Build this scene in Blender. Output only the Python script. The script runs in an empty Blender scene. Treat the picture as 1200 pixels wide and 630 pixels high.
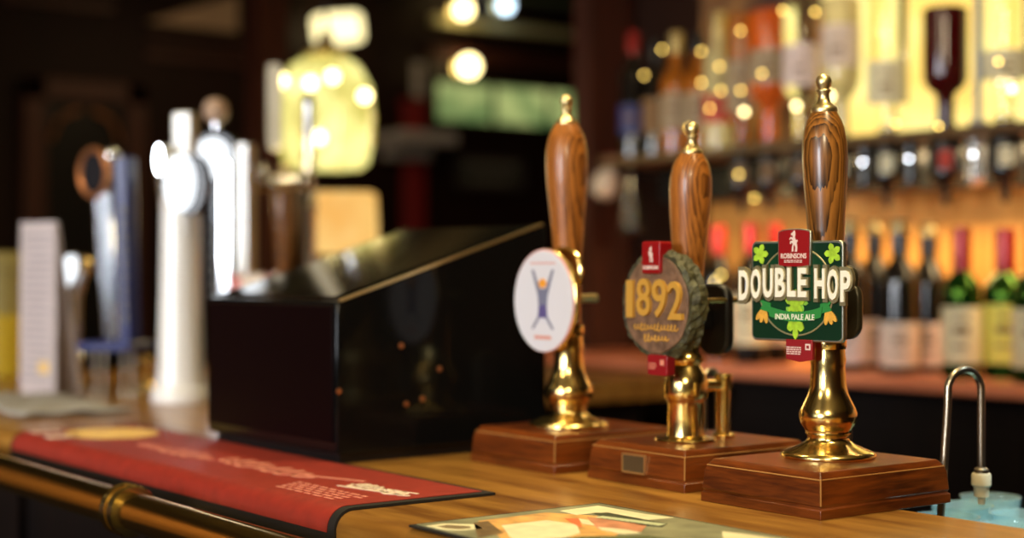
import bpy, bmesh, math, random
from mathutils import Vector, Matrix
R = math.radians
PI = math.pi
random.seed(7)
scn = bpy.context.scene
COL = scn.collection

# ------------------------------------------------------------------ camera
CAMZ = 1.327
F = 1850.0
cam_d = bpy.data.cameras.new('camera'); cam = bpy.data.objects.new('camera', cam_d); COL.objects.link(cam)
cam.location = (0, 0, CAMZ); cam.rotation_euler = (R(90), 0, math.atan2(0.8, 0.6))
cam_d.sensor_width = 36; cam_d.lens = F / 1200 * 36
cam_d.clip_start = 0.05
cam_d.dof.use_dof = True; cam_d.dof.focus_distance = 1.49; cam_d.dof.aperture_fstop = 2.15
scn.camera = cam
scn.view_settings.view_transform = 'Standard'; scn.view_settings.look = 'None'
scn.view_settings.gamma = 1; scn.view_settings.use_curve_mapping = False
scn.view_settings.exposure = 0.08
# ------------------------------------------------------------------ world
w = bpy.data.worlds.new('world'); scn.world = w; w.use_nodes = True
w.node_tree.nodes['Background'].inputs[0].default_value = (1.0, .6, .35, 1)
w.node_tree.nodes['Background'].inputs[1].default_value = 0.004

# ------------------------------------------------------------------ lights of the room
def area(loc, target, size, power, color, name, sy=None, spread=180):
    d = bpy.data.lights.new(name, 'AREA'); d.energy = power; d.color = color; d.size = size
    if sy: d.shape = 'RECTANGLE'; d.size_y = sy
    d.spread = R(spread)
    o = bpy.data.objects.new(name, d); COL.objects.link(o); o.location = loc
    o.rotation_euler = (Vector(target) - Vector(loc)).to_track_quat('-Z', 'Y').to_euler()
    return o
def spot(loc, target, power, color, name, ang=70, r=.04, blend=.6):
    d = bpy.data.lights.new(name, 'SPOT'); d.energy = power; d.color = color
    d.spot_size = R(ang); d.spot_blend = blend; d.shadow_soft_size = r
    o = bpy.data.objects.new(name, d); COL.objects.link(o); o.location = loc
    o.rotation_euler = (Vector(target) - Vector(loc)).to_track_quat('-Z', 'Y').to_euler()
    return o
WARM = (1.0, .78, .40); COOL = (.90, .94, 1.0)
# daylight entering by the windows on the customers' side
area((-.3, -2.6, 1.75), (-1.2, 1.1, 1.2), .9, 6, COOL, 'daylight_near_window', .9, 50)
area((-1.9, -2.6, 1.8), (-2.55, 1.1, 1.3), .8, 5.5, COOL, 'daylight_far_window', .9, 40)
# warm fill lights added over the customers' side, out of view
for i, (x, y, e) in enumerate([(.25, -.35, 9), (-1.2, -.7, 4), (-2.6, -.5, 3)]):
    area((x, y, 2.2), (x - .9, y + 1.3, 1.2), .30, e, (1, .82, .52), 'warm_fill', None, 120)
# ceiling downlights over the bar
for i, (x, y, e) in enumerate([(-.60, 1.05, 44), (-1.25, 1.30, 42), (-1.80, .95, 26), (-2.60, 1.25, 8), (-3.3, 1.1, 6)]):
    spot((x, y, 2.42), (x, y - .02, 1.1), e, WARM, 'bar_downlight', 75, .045)
# strip light beneath the optics shelf and lamps over the upper shelf
area((-2.0, 2.56, 1.568), (-2.0, 2.64, 1.1), 1.15, 9, (1, .72, .36), 'undershelf_strip', .05)
area((-1.65, 2.35, 2.3), (-1.65, 2.66, 1.6), .8, 3, (1, .72, .40), 'upper_shelf_strip', .10)
area((-4.8, -1.5, 2.38), (-5.5, -1.5, 1.3), .15, 30, (1, .66, .36), 'wall_fill', 2.6)  # light added on the unseen lounge wall, for warm reflections in the brass
# cool spot added over the staff side to brighten the glasses
spot((-.75, 1.62, 1.75), (-.98, 1.42, 1.0), 34, (.70, .92, 1), 'glass_fill', 30, .04)
# lounge beyond
area((-4.4, 2.6, 2.38), (-4.9, 3.0, 1.0), .5, 3, (1, .66, .34), 'lounge_lamp')

# ------------------------------------------------------------------ placing helpers (points in the room)
FW = Vector((-.8, .6, 0)); RT = Vector((.6, .8, 0))
def P_d(px, py, d):
    p = FW * d + RT * ((px - 600) / F * d); p.z = CAMZ - (py - 315) / F * d; return p
def P_c(px, py, c): return P_d(px, py, c / (.6 + .8 * (px - 600) / F))
def P_x(px, py, x): return P_d(px, py, -x / (.8 - .6 * (px - 600) / F))
def P_z(px, py, z): return P_d(px, py, (CAMZ - z) * F / (py - 315))
TOP = 1.10

# ------------------------------------------------------------------ materials
def _new(name):
    m = bpy.data.materials.new(name); m.use_nodes = True
    return m, m.node_tree.nodes, m.node_tree.links, m.node_tree.nodes['Principled BSDF']
def mat(name, col, rough=.5, metal=0, coat=0, trans=0, emis=None, es=0, bump=0, bscale=200, ior=1.45, var=0, vscale=20):
    m, n, l, b = _new(name)
    b.inputs['Base Color'].default_value = (*col, 1); b.inputs['Roughness'].default_value = rough
    b.inputs['Metallic'].default_value = metal; b.inputs['Coat Weight'].default_value = coat
    b.inputs['Coat Roughness'].default_value = .08
    b.inputs['Transmission Weight'].default_value = trans; b.inputs['IOR'].default_value = ior
    if emis: b.inputs['Emission Color'].default_value = (*emis, 1); b.inputs['Emission Strength'].default_value = es
    tc = n.new('ShaderNodeTexCoord')
    if bump:
        t = n.new('ShaderNodeTexNoise'); t.inputs['Scale'].default_value = bscale; t.inputs['Detail'].default_value = 4
        l.new(tc.outputs['Object'], t.inputs['Vector'])
        bp = n.new('ShaderNodeBump'); bp.inputs['Strength'].default_value = bump; bp.inputs['Distance'].default_value = .002
        l.new(t.outputs['Fac'], bp.inputs['Height']); l.new(bp.outputs[0], b.inputs['Normal'])
    if var:
        t = n.new('ShaderNodeTexNoise'); t.inputs['Scale'].default_value = vscale; t.inputs['Detail'].default_value = 5
        l.new(tc.outputs['Object'], t.inputs['Vector'])
        r = n.new('ShaderNodeValToRGB'); r.color_ramp.elements[0].position = .3; r.color_ramp.elements[1].position = .7
        r.color_ramp.elements[0].color = (*[c * (1 - var) for c in col], 1)
        r.color_ramp.elements[1].color = (*[min(1, c * (1 + var)) for c in col], 1)
        l.new(t.outputs['Fac'], r.inputs[0]); l.new(r.outputs[0], b.inputs['Base Color'])
    return m
def wood(name, dark, light, sc=(3, 30, 30), rough=.35, coat=.3, dist=3.0, wave=1.2, contrast=(.3, .7), bands='Y', wmix=.25, spec=.5, rings=None):
    """fine fibres (stretched noise) over broad figure (distorted rings)"""
    m, n, l, b = _new(name)
    tc = n.new('ShaderNodeTexCoord'); mp = n.new('ShaderNodeMapping'); mp.inputs['Scale'].default_value = sc
    l.new(tc.outputs['Object'], mp.inputs[0])
    def noise(scale, detail, distn):
        t = n.new('ShaderNodeTexNoise'); t.inputs['Scale'].default_value = scale; t.inputs['Detail'].default_value = detail; t.inputs['Distortion'].default_value = distn
        l.new(mp.outputs[0], t.inputs['Vector']); return t.outputs['Fac']
    t1 = noise(.55, 3, 1.2); t2 = noise(3.2, 6, .3)
    wv = n.new('ShaderNodeTexWave'); wv.bands_direction = bands; wv.inputs['Scale'].default_value = wave
    if rings: wv.wave_type = 'RINGS'; wv.rings_direction = 'Z'; mp.inputs['Location'].default_value = rings; wv.wave_profile = 'SAW'
    wv.inputs['Distortion'].default_value = dist; wv.inputs['Detail'].default_value = 3; wv.inputs['Detail Scale'].default_value = .8
    l.new(mp.outputs[0], wv.inputs['Vector'])
    def mul(x, k, add=None):
        q = n.new('ShaderNodeMath'); q.operation = 'MULTIPLY_ADD'; q.inputs[1].default_value = k; q.inputs[2].default_value = 0
        l.new(x, q.inputs[0])
        if add is not None: l.new(add, q.inputs[2])
        return q.outputs[0]
    f = mul(t2, .45, mul(t1, .55 - wmix / 2, mul(wv.outputs['Fac'], wmix)))
    r = n.new('ShaderNodeValToRGB'); r.color_ramp.elements[0].position = contrast[0]; r.color_ramp.elements[1].position = contrast[1]
    r.color_ramp.elements[0].color = (*dark, 1); r.color_ramp.elements[1].color = (*light, 1)
    l.new(f, r.inputs[0]); l.new(r.outputs[0], b.inputs['Base Color'])
    b.inputs['Roughness'].default_value = rough; b.inputs['Coat Weight'].default_value = coat; b.inputs['Coat Roughness'].default_value = .12
    b.inputs['Specular IOR Level'].default_value = spec
    bp = n.new('ShaderNodeBump'); bp.inputs['Strength'].default_value = .10; bp.inputs['Distance'].default_value = .001
    l.new(f, bp.inputs['Height']); l.new(bp.outputs[0], b.inputs['Normal'])
    return m
M = {}
M['bar_wood'] = wood('bar_wood', (.14, .052, .007), (.38, .185, .033), (3.0, 22, 22), .33, .15, 4, .25, (.38, .66), 'Y', .10)
M['bar_front'] = wood('bar_front_wood', (.003, .0015, .001), (.007, .003, .002), (20, 3, 3), .6, 0, spec=.15)
M['box_wood'] = wood('pump_box_wood', (.022, .004, .0008), (.165, .036, .004), (9, 9, 90), .32, .22, 4, .25, (.34, .64), 'Y', .10)
M['worn_lit_edge'] = mat('worn_lit_wood', (.36, .17, .045), .4)  # pale strips: worn varnish plus the highlight the edges catch, as colour
M['handle'] = wood('oak_handle_wood', (.10, .028, .005), (.47, .16, .026), (110, 110, 8), .36, .22, 6.0, 1.0, (.36, .70), 'X', .36, spec=.42, rings=(2.6, 1.0, 0))
M['handle_dark'] = wood('dark_oak_handle_wood', (.018, .006, .0015), (.30, .115, .020), (110, 110, 7), .32, .3, 7.0, 1.15, (.36, .76), 'X', .42, spec=.45, rings=(1.8, -2.6, 0))
M['dark_wood'] = wood('dark_panel_wood', (.006, .0025, .0015), (.020, .006, .003), (14, 14, 2), .55, 0, spec=.2)
M['post_wood'] = wood('red_brown_post_wood', (.03, .007, .003), (.075, .016, .006), (16, 16, 2), .5, .05)
M['back_wood'] = wood('orange_back_board_wood', (.45, .19, .035), (.72, .36, .08), (9, 9, 1.5), .45, .1, 1.5)
M['shelf_wood'] = wood('shelf_wood', (.45, .12, .06), (.75, .24, .12), (2, 16, 16), .3, .3)
M['rail_wood'] = wood('optic_rail_wood', (.07, .036, .014), (.17, .095, .038), (2, 16, 16), .4, .2)
M['brass'] = mat('polished_brass', (.95, .70, .26), .19, 1)
M['brass_satin'] = mat('satin_brass', (.92, .74, .38), .36, 1)
M['chrome'] = mat('chrome', (.85, .86, .88), .10, 1)
M['steel'] = mat('brushed_bronze_steel', (.42, .36, .27), .30, 1)
M['cream_plastic'] = mat('aged_cream_plastic', (.55, .48, .33), .45)
M['black_gloss'] = mat('glossy_black_plastic', (.004, .004, .004), .12, 0, 0)
M['black_metal'] = mat('black_enamel', (.006, .0055, .006), .35)
M['maroon_gloss'] = mat('maroon_black_plastic', (.004, .001, .0015), .45)
for _k, _v in (('black_gloss', .20), ('maroon_gloss', .07)): M[_k].node_tree.nodes['Principled BSDF'].inputs['Specular IOR Level'].default_value = _v
M['black_rubber'] = mat('black_rubber', (.008, .007, .006), .6, bump=.3, bscale=900)
M['runner_red'] = mat('red_rubber_print', (.26, .020, .010), .55, bump=.25, bscale=1200, var=.15, vscale=60)
M['print_white'] = mat('cream_print', (.80, .66, .50), .6)
M['print_pink'] = mat('pinkish_print', (.66, .24, .16), .6)
M['gold_mottle'] = mat('golden_mottle', (.90, .55, .14), .5, var=.25, vscale=30)
M['silver'] = mat('antique_silver_rim', (.46, .46, .38), .35, 1)
M['green_dark'] = mat('bottle_green_enamel', (.002, .024, .008), .3)
M['green_deep'] = mat('green_field_enamel', (.003, .040, .012), .3)
M['green_ribbon'] = mat('ribbon_green_enamel', (.03, .24, .05), .3)
M['leaf'] = mat('hop_leaf_green', (.35, .58, .03), .4, var=.25, vscale=160)
M['leaf2'] = mat('hop_cone_green', (.22, .50, .05), .4, var=.3, vscale=200)
M['barley'] = mat('barley_gold', (.72, .38, .05), .4, var=.2, vscale=200)
M['ring_gold'] = mat('pale_gold_line', (.38, .33, .17), .4, .5)
M['cream'] = mat('cream_enamel', (.86, .83, .70), .35)
M['letter_edge'] = mat('dark_gold_letter_edge', (.34, .29, .16), .35, .7)
M['shield_red'] = mat('shield_red_enamel', (.27, .006, .008), .28)
M['tag_red'] = mat('tag_red_enamel', (.25, .008, .012), .35)
M['bark'] = mat('mossy_bark_resin', (.06, .058, .026), .55, bump=1.0, bscale=260, var=.7, vscale=130)
M['slice'] = mat('bronze_plum_resin', (.17, .095, .055), .45, bump=.7, bscale=220, var=.45, vscale=90)
M['digits'] = mat('antique_gold_digits', (.72, .40, .07), .30, .3)
M['oval_white'] = mat('oval_white_face', (.70, .70, .76), .35, coat=.3)
M['oval_grey'] = mat('oval_figure_grey', (.18, .19, .28), .5)
M['oval_purple'] = mat('oval_figure_purple', (.10, .08, .24), .5)
M['oval_orange'] = mat('oval_orange_head', (.80, .33, .03), .5)
M['oval_rose'] = mat('rose_rim', (.75, .38, .36), .5)
M['plaque'] = mat('dull_bronze_plaque', (.16, .12, .06), .4, .7)
M['plaster'] = mat('beige_plaster', (.50, .34, .22), .8, var=.12, vscale=6)
M['ceiling'] = mat('olive_cream_ceiling', (.48, .42, .22), .8, var=.1, vscale=3)
M['wall_lounge'] = mat('orange_lounge_wall', (.46, .25, .08), .7, var=.3, vscale=3)
M['floor'] = mat('dark_carpet', (.015, .006, .005), .9, var=.3, vscale=10)
M['wall_dim'] = mat('warm_red_wall', (.16, .05, .03), .8, var=.2, vscale=5)
M['font_white'] = mat('white_enamel_tower', (.78, .76, .72), .22, coat=.5)
M['font_cream'] = mat('cream_enamel_tower', (.62, .56, .42), .3, coat=.4)
M['blue'] = mat('dark_blue_plastic', (.015, .02, .12), .3)
M['copper'] = mat('copper_ring', (.50, .20, .08), .3, .8)
M['card'] = mat('pale_menu_card', (.55, .47, .46), .6, var=.06, vscale=60)
M['card_ink'] = mat('grey_card_print', (.36, .31, .33), .6)
M['yellow'] = mat('yellow_plastic', (.55, .38, .02), .4)
M['towel'] = mat('grey_bar_towel', (.33, .31, .27), .9, bump=.5, bscale=600)
M['white_board'] = mat('off_white_shelf', (.45, .42, .42), .5)
M['red_paint'] = mat('dark_red_paint', (.22, .012, .012), .5)
M['paper'] = mat('off_white_notice', (.5, .45, .45), .7)
M['slate'] = mat('dark_slate_board', (.045, .042, .035), .7)
M['chalk'] = mat('dim_chalk', (.16, .15, .13), .8)
M['label_white'] = mat('off_white_bottle_label', (.72, .58, .48), .6)
M['label_cream'] = mat('cream_bottle_label', (.74, .66, .42), .6)
M['label_yellow'] = mat('yellow_bottle_label', (.72, .66, .12), .6)
M['label_blue'] = mat('blue_bottle_label', (.015, .03, .15), .5)
M['label_ink'] = mat('brown_label_ink', (.20, .10, .03), .6)
M['label_pink'] = mat('pale_pink_bottle_label', (.75, .60, .56), .6)
M['label_dim'] = mat('aged_buff_bottle_label', (.34, .25, .15), .6)
M['label_red'] = mat('red_bottle_label', (.55, .04, .02), .5)
M['wine_glass'] = mat('dark_wine_bottle_glass', (.008, .006, .005), .07, coat=.3)
M['green_glass'] = mat('green_bottle_glass', (.002, .018, .003), .06, trans=.05)
_b = M['green_glass'].node_tree.nodes['Principled BSDF']; _b.inputs['Specular Tint'].default_value = (.45, 1, .12, 1); _b.inputs['Specular IOR Level'].default_value = 1
M['amber_glass'] = mat('amber_bottle_glass', (.55, .17, .015), .07, trans=.45)
M['orange_glass'] = mat('orange_liqueur_glass', (.85, .16, .02), .07, trans=.45)
M['clear_glass'] = mat('clear_glass', (.95, .95, .88), .03, trans=1.0)
M['ruby_glass'] = mat('ruby_black_liqueur_glass', (.06, .002, .003), .06, trans=.25)
M['cream_glass'] = mat('cream_liqueur_glass', (.85, .72, .35), .12, trans=.35)
M['cap_ruby'] = mat('ruby_foil_capsule', (.28, .010, .008), .18, .3)
M['cap_red'] = mat('red_foil_capsule', (.60, .035, .02), .25, .5)
M['gold_cap_glint'] = mat('gold_foil_glint', (.50, .38, .16), .28, .8)
M['cap_redd'] = mat('red_foil', (.35, .015, .01), .25, .3)
M['cap_black'] = mat('black_foil_capsule', (.01, .01, .01), .2)
M['optic_black'] = mat('black_optic_plastic', (.008, .007, .007), .25)
M['optic_clear'] = mat('clear_optic_plastic', (.7, .75, .8), .08, trans=.8)
M['napkin_pink'] = mat('pink_paper', (.65, .25, .24), .8)
M['napkin_cream'] = mat('cream_paper', (.75, .62, .48), .8)
M['glass_blue'] = mat('cyan_glint_glass', (.66, .92, .98), .08, trans=.75)  # cyan tint and milkiness put in for the glints on the glasses
M['hose'] = mat('grey_beer_tube', (.35, .36, .38), .35)
def emit(name, col, s, var=None, scale=4):
    m, n, l, b = _new(name)
    b.inputs['Base Color'].default_value = (.02, .02, .02, 1); b.inputs['Roughness'].default_value = .5
    b.inputs['Emission Strength'].default_value = s; b.inputs['Emission Color'].default_value = (*col, 1)
    if var:
        tc = n.new('ShaderNodeTexCoord'); t = n.new('ShaderNodeTexNoise'); t.inputs['Scale'].default_value = scale; t.inputs['Detail'].default_value = 2
        l.new(tc.outputs['Object'], t.inputs['Vector'])
        r = n.new('ShaderNodeValToRGB'); r.color_ramp.elements[0].position = .35; r.color_ramp.elements[1].position = .65
        r.color_ramp.elements[0].color = (*var, 1); r.color_ramp.elements[1].color = (*col, 1)
        l.new(t.outputs['Fac'], r.inputs[0]); l.new(r.outputs[0], b.inputs['Emission Color'])
    return m
M['lit_cream'] = emit('backlit_cream_panel', (1, .86, .30), 1.45, (.95, .62, .13), 5)
M['mirror_glow'] = emit('amber_mirror_glow', (.75, .30, .06), .30, (.12, .03, .01), 9)  # orange glows in the dark mirror, put in as emission
M['lit_window'] = emit('lit_green_window', (.75, .85, .30), .55, (.18, .32, .10), 7)
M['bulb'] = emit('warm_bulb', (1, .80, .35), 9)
M['bulb_cool'] = emit('cool_bulb', (.65, .85, 1), 6)
M['glint'] = emit('glint_bead', (1, .66, .14), 14)
M['lantern_glow'] = emit('lantern_glow_glass', (1, .92, .32), 1.3, (.45, .38, .06), 10)
M['shade_glow'] = emit('lit_amber_shade', (1, .64, .20), .95, (.9, .42, .07), 8)
M['box_glow'] = emit('lit_cream_box', (1, .85, .42), 2.2)
M['white_glow'] = emit('white_shine', (.9, .95, 1), 1.7)  # lit lens; also chrome shine of dome and tap handle, put in as emission

# ------------------------------------------------------------------ mesh builder
class MB:
    def __init__(s): s.v = []; s.f = []; s.mi = []; s.mats = []; s.c = 0
    def use(s, m):
        if isinstance(m, str): m = M[m]
        if m not in s.mats: s.mats.append(m)
        s.c = s.mats.index(m); return s
    def add(s, vs, fs, T=None):
        o = len(s.v)
        s.v += [tuple(T @ Vector(v)) if T is not None else tuple(v) for v in vs]
        s.f += [tuple(i + o for i in f) for f in fs]; s.mi += [s.c] * len(fs); return s
    def box(s, c, d, rz=0, T=None, taper=0):
        x, y, z = d[0] / 2, d[1] / 2, d[2] / 2; t = taper
        vs = [(-x, -y, -z), (x, -y, -z), (x, y, -z), (-x, y, -z), (-x + t, -y + t, z), (x - t, -y + t, z), (x - t, y - t, z), (-x + t, y - t, z)]
        A = Matrix.Translation(c) @ Matrix.Rotation(rz, 4, 'Z')
        if T is not None: A = T @ A
        return s.add(vs, [(3, 2, 1, 0), (4, 5, 6, 7), (0, 1, 5, 4), (1, 2, 6, 5), (2, 3, 7, 6), (3, 0, 4, 7)], A)
    def lathe(s, prof, seg=32, T=None, a0=0, a1=2 * PI):
        full = abs(a1 - a0 - 2 * PI) < 1e-6; n = seg if full else seg + 1
        vs = []; fs = []
        for r, z in prof:
            for i in range(n):
                a = a0 + (a1 - a0) * i / seg; vs.append((max(r, 1e-5) * math.cos(a), max(r, 1e-5) * math.sin(a), z))
        for k in range(len(prof) - 1):
            for i in range(seg):
                j = (i + 1) % n if full else i + 1
                fs.append((k * n + i, k * n + j, (k + 1) * n + j, (k + 1) * n + i))
        if full:
            if prof[0][0] > 1e-4: fs.append(tuple(reversed(range(n))))
            if prof[-1][0] > 1e-4: fs.append(tuple(range((len(prof) - 1) * n, len(prof) * n)))
        return s.add(vs, fs, T)
    def prism(s, pts, y0, y1, T=None):          # outline in x,z ; thickness along y
        n = len(pts)
        ar = sum(pts[i][0] * pts[(i + 1) % n][1] - pts[(i + 1) % n][0] * pts[i][1] for i in range(n))
        if ar < 0: pts = list(reversed(pts))
        vs = [(x, y0, z) for x, z in pts] + [(x, y1, z) for x, z in pts]
        fs = [tuple(range(n)), tuple(reversed(range(n, 2 * n)))] + [((i + 1) % n, i, n + i, n + (i + 1) % n) for i in range(n)]
        return s.add(vs, fs, T)
    def slab(s, pts, z0, z1, T=None):           # outline in x,y ; thickness along z
        n = len(pts)
        ar = sum(pts[i][0] * pts[(i + 1) % n][1] - pts[(i + 1) % n][0] * pts[i][1] for i in range(n))
        if ar < 0: pts = list(reversed(pts))
        vs = [(p[0], p[1], z0) for p in pts] + [(p[0], p[1], z1) for p in pts]
        fs = [tuple(reversed(range(n))), tuple(range(n, 2 * n))] + [(i, (i + 1) % n, n + (i + 1) % n, n + i) for i in range(n)]
        return s.add(vs, fs, T)
    def xprof(s, pts, x0, x1, T=None):          # outline in y,z ; extruded along x
        n = len(pts)
        ar = sum(pts[i][0] * pts[(i + 1) % n][1] - pts[(i + 1) % n][0] * pts[i][1] for i in range(n))
        if ar < 0: pts = list(reversed(pts))
        vs = [(x0, y, z) for y, z in pts] + [(x1, y, z) for y, z in pts]
        fs = [tuple(reversed(range(n))), tuple(range(n, 2 * n))] + [(i, (i + 1) % n, n + (i + 1) % n, n + i) for i in range(n)]
        return s.add(vs, fs, T)
    def tube(s, pts, r, seg=12, T=None, closed=False):
        pts = [Vector(p) for p in pts]; n = len(pts); vs = []; fs = []
        rr = r if isinstance(r, (list, tuple)) else [r] * n
        up = None
        for i, p in enumerate(pts):
            a = pts[(i - 1) % n] if (i > 0 or closed) else p; b = pts[(i + 1) % n] if (i < n - 1 or closed) else p
            t = (b - a).normalized()
            if up is None:
                up = Vector((0, 0, 1)) if abs(t.z) < .9 else Vector((1, 0, 0))
            u = (up - t * up.dot(t)).normalized(); up = u; q = t.cross(u)
            for k in range(seg):
                an = 2 * PI * k / seg; vs.append(tuple(p + (u * math.cos(an) + q * math.sin(an)) * rr[i]))
        for i in range(n if closed else n - 1):
            for k in range(seg):
                k2 = (k + 1) % seg; j = (i + 1) % n
                fs.append((i * seg + k, i * seg + k2, j * seg + k2, j * seg + k))
        if not closed: fs += [tuple(reversed(range(seg))), tuple(range((n - 1) * seg, n * seg))]
        return s.add(vs, fs, T)
    def ball(s, c, r, seg=20, T=None, sz=1):
        n = 10; prof = [(r * math.sin(PI * i / n), -r * math.cos(PI * i / n) * sz) for i in range(n + 1)]
        A = Matrix.Translation(c)
        if T is not None: A = T @ A
        return s.lathe(prof, seg, A)
    def text(s, body, wd, ht, depth, T=None, bold=0.0, shear=0.0, space=1.0, y0=0.0, res=3):   # stands in x,z, front at -y ; centred
        cu = bpy.data.curves.new('lettering', 'FONT'); cu.body = body; cu.size = 1; cu.offset = bold; cu.shear = shear
        cu.space_character = space; cu.extrude = .1; cu.resolution_u = res; cu.align_x = 'CENTER'
        o = bpy.data.objects.new('lettering', cu); COL.objects.link(o); bpy.context.view_layer.update()
        dg = bpy.context.evaluated_depsgraph_get(); me = bpy.data.meshes.new_from_object(o.evaluated_get(dg))
        xs = [v.co.x for v in me.vertices]; ys = [v.co.y for v in me.vertices]
        cx, cy = (min(xs) + max(xs)) / 2, (min(ys) + max(ys)) / 2
        kx = wd / (max(xs) - min(xs)); ky = ht / (max(ys) - min(ys))
        vs = [((v.co.x - cx) * kx, y0 - (v.co.z + .1) / .2 * depth, (v.co.y - cy) * ky) for v in me.vertices]
        fs = [tuple(p.vertices) for p in me.polygons]
        bpy.data.objects.remove(o); bpy.data.curves.remove(cu); bpy.data.meshes.remove(me)
        return s.add(vs, fs, T)
    def build(s, name, parent=None, bevel=0, smooth=True, loc=None, ang=35):
        me = bpy.data.meshes.new(name); me.from_pydata(s.v, [], s.f)
        for m in s.mats: me.materials.append(m)
        me.polygons.foreach_set('material_index', s.mi)
        me.update()
        if smooth: me.shade_smooth(); me.set_sharp_from_angle(angle=R(ang))
        o = bpy.data.objects.new(name, me); COL.objects.link(o)
        if parent is not None: o.parent = parent
        if loc is not None: o.location = loc
        if bevel:
            b = o.modifiers.new('bevel', 'BEVEL'); b.width = bevel; b.segments = 2; b.limit_method = 'ANGLE'; b.angle_limit = R(40)
            b.harden_normals = False
        return o
def mb(m): return MB().use(m)
def tag(o, label, cat, group=None, kind=None):
    o['label'] = label; o['category'] = cat
    if group: o['group'] = group
    if kind: o['kind'] = kind
    return o
def thing(name, label, cat, loc=(0, 0, 0), rz=0, group=None):
    o = bpy.data.objects.new(name, None); COL.objects.link(o); o.location = loc; o.rotation_euler = (0, 0, rz)
    o.empty_display_size = .05
    return tag(o, label, cat, group)
def struct(o): o['kind'] = 'structure'; return o
def Tm(x=0, y=0, z=0, rx=0, ry=0, rz=0):
    return Matrix.Translation((x, y, z)) @ Matrix.Rotation(rz, 4, 'Z') @ Matrix.Rotation(ry, 4, 'Y') @ Matrix.Rotation(rx, 4, 'X')
def ell(rx, rz, n=48, cx=0, cz=0, a0=0, a1=2 * PI, end=False):
    return [(cx + rx * math.cos(a0 + (a1 - a0) * i / n), cz + rz * math.sin(a0 + (a1 - a0) * i / n)) for i in range(n + (1 if end else 0))]
def rrect(w, h, r, n=5, cx=0, cz=0):
    out = []
    for sx, sz, a in ((1, 1, 0), (-1, 1, 90), (-1, -1, 180), (1, -1, 270)):
        for i in range(n + 1):
            t = R(a + 90 * i / n); out.append((cx + sx * (w / 2 - r) + r * math.cos(t), cz + sz * (h / 2 - r) + r * math.sin(t)))
    return out

# ================================================================== the room
struct(mb('floor').box((-2.2, .8, -.03), (8, 9.2, .06)).build('floor'))
struct(mb('ceiling').box((-2.2, .8, 2.53), (8, 9.2, .06)).build('ceiling'))
struct(mb('wall_dim').box((-2.2, -3.55, 1.25), (8, .1, 2.5)).build('wall_front'))
struct(mb('wall_dim').box((1.55, .85, 1.25), (.1, 8.7, 2.5)).build('wall_right'))
struct(mb('dark_wood').box((-5.55, 2.65, 1.25), (.1, 5.1, 2.5)).build('wall_left'))
struct(mb('wall_lounge').box((-5.55, -1.7, 1.25), (.1, 3.6, 2.5)).build('wall_lounge'))
struct(mb('dark_wood').box((-.85, 2.80, 1.25), (4.7, .08, 2.5)).build('wall_back'))
struct(mb('wall_dim').box((-4.32, 5.25, 1.25), (2.36, .1, 2.5)).build('wall_alcove'))
struct(mb('dark_wood').box((-3.17, 4.02, 1.25), (.06, 2.36, 2.5)).build('wall_passage'))
# ceiling beams
b = mb('dark_wood')
for x in (-4.9, -4.2, -3.5, -2.7): b.box((x, .8, 2.44), (.14, 8.4, .12))
struct(b.build('trim_1'))
# end post of the back bar
def px_box(m, px0, px1, y0, y1, x, th): # a board standing on the far wall, between two sight lines
    a = P_x(px0, y0, x); c = P_x(px1, y1, x)
    return (x + th / 2, (a.y + c.y) / 2, (a.z + c.z) / 2), (th, abs(a.y - c.y), abs(a.z - c.z))
struct(mb('post_wood').box((-3.165, 2.67, 1.25), (.07, .14, 2.5)).build('trim_2'))
p = P_d(312, 150, 4.6)
struct(mb('post_wood').box((p.x, p.y, 1.25), (.09, .09, 2.5)).build('trim_3'))
XW = -5.5
# panelled door in the far wall
def at_wall(px, py): return P_x(px, py, XW)
def wall_panel(px0, py0, px1, py1, th, off=0.0):
    a = at_wall(px0, py0); c = at_wall(px1, py1)
    return (XW + off + th / 2, (a.y + c.y) / 2, (a.z + c.z) / 2), (th, abs(c.y - a.y), abs(a.z - c.z))
a = at_wall(22, 90); c = at_wall(165, 90)
ymid, wd = (a.y + c.y) / 2, c.y - a.y
d = thing('door_1', '', '', (XW, ymid, 0)); del d['label']; del d['category']; d['kind'] = 'structure'
zt = a.z
fr = mb('post_wood')
fr.box((.03, -wd / 2 + .04, zt / 2), (.06, .08, zt)).box((.03, wd / 2 - .04, zt / 2), (.06, .08, zt)).box((.03, 0, zt - .04), (.06, wd, .08))
fr.build('door_frame', d, bevel=.006)
lf = mb('black_metal').box((.015, 0, (zt - .08) / 2), (.03, wd - .16, zt - .08)); lf.build('door_leaf', d)
cv = mb('copper')
for sy in (-1, 1):
    cv.tube([(.045, sy * (wd / 2 - .10), zt - .22), (.05, sy * (wd / 2 - .13), zt - .14), (.045, sy * (wd / 2 - .20), zt - .11)], .008)
cv.build('carved_corner', d)
# plaster infill between the timbers (upper left)
pts = [at_wall(170, 26), at_wall(276, -6), at_wall(276, 38)]
o = mb('plaster'); o.add([(XW + .002, p.y, p.z) for p in pts] + [(XW + .02, p.y, p.z) for p in pts], [(0, 1, 2), (5, 4, 3), (0, 3, 4, 1), (1, 4, 5, 2), (2, 5, 3, 0)])
struct(o.build('trim_4', smooth=False))
# dim rails on the far wall
o = mb('post_wood')
o.box(*wall_panel(0, 2, 130, 6, .03)).box(*wall_panel(170, 50, 300, 58, .03)).box(*wall_panel(170, 68, 300, 72, .02))
struct(o.build('trim_5'))
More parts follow.
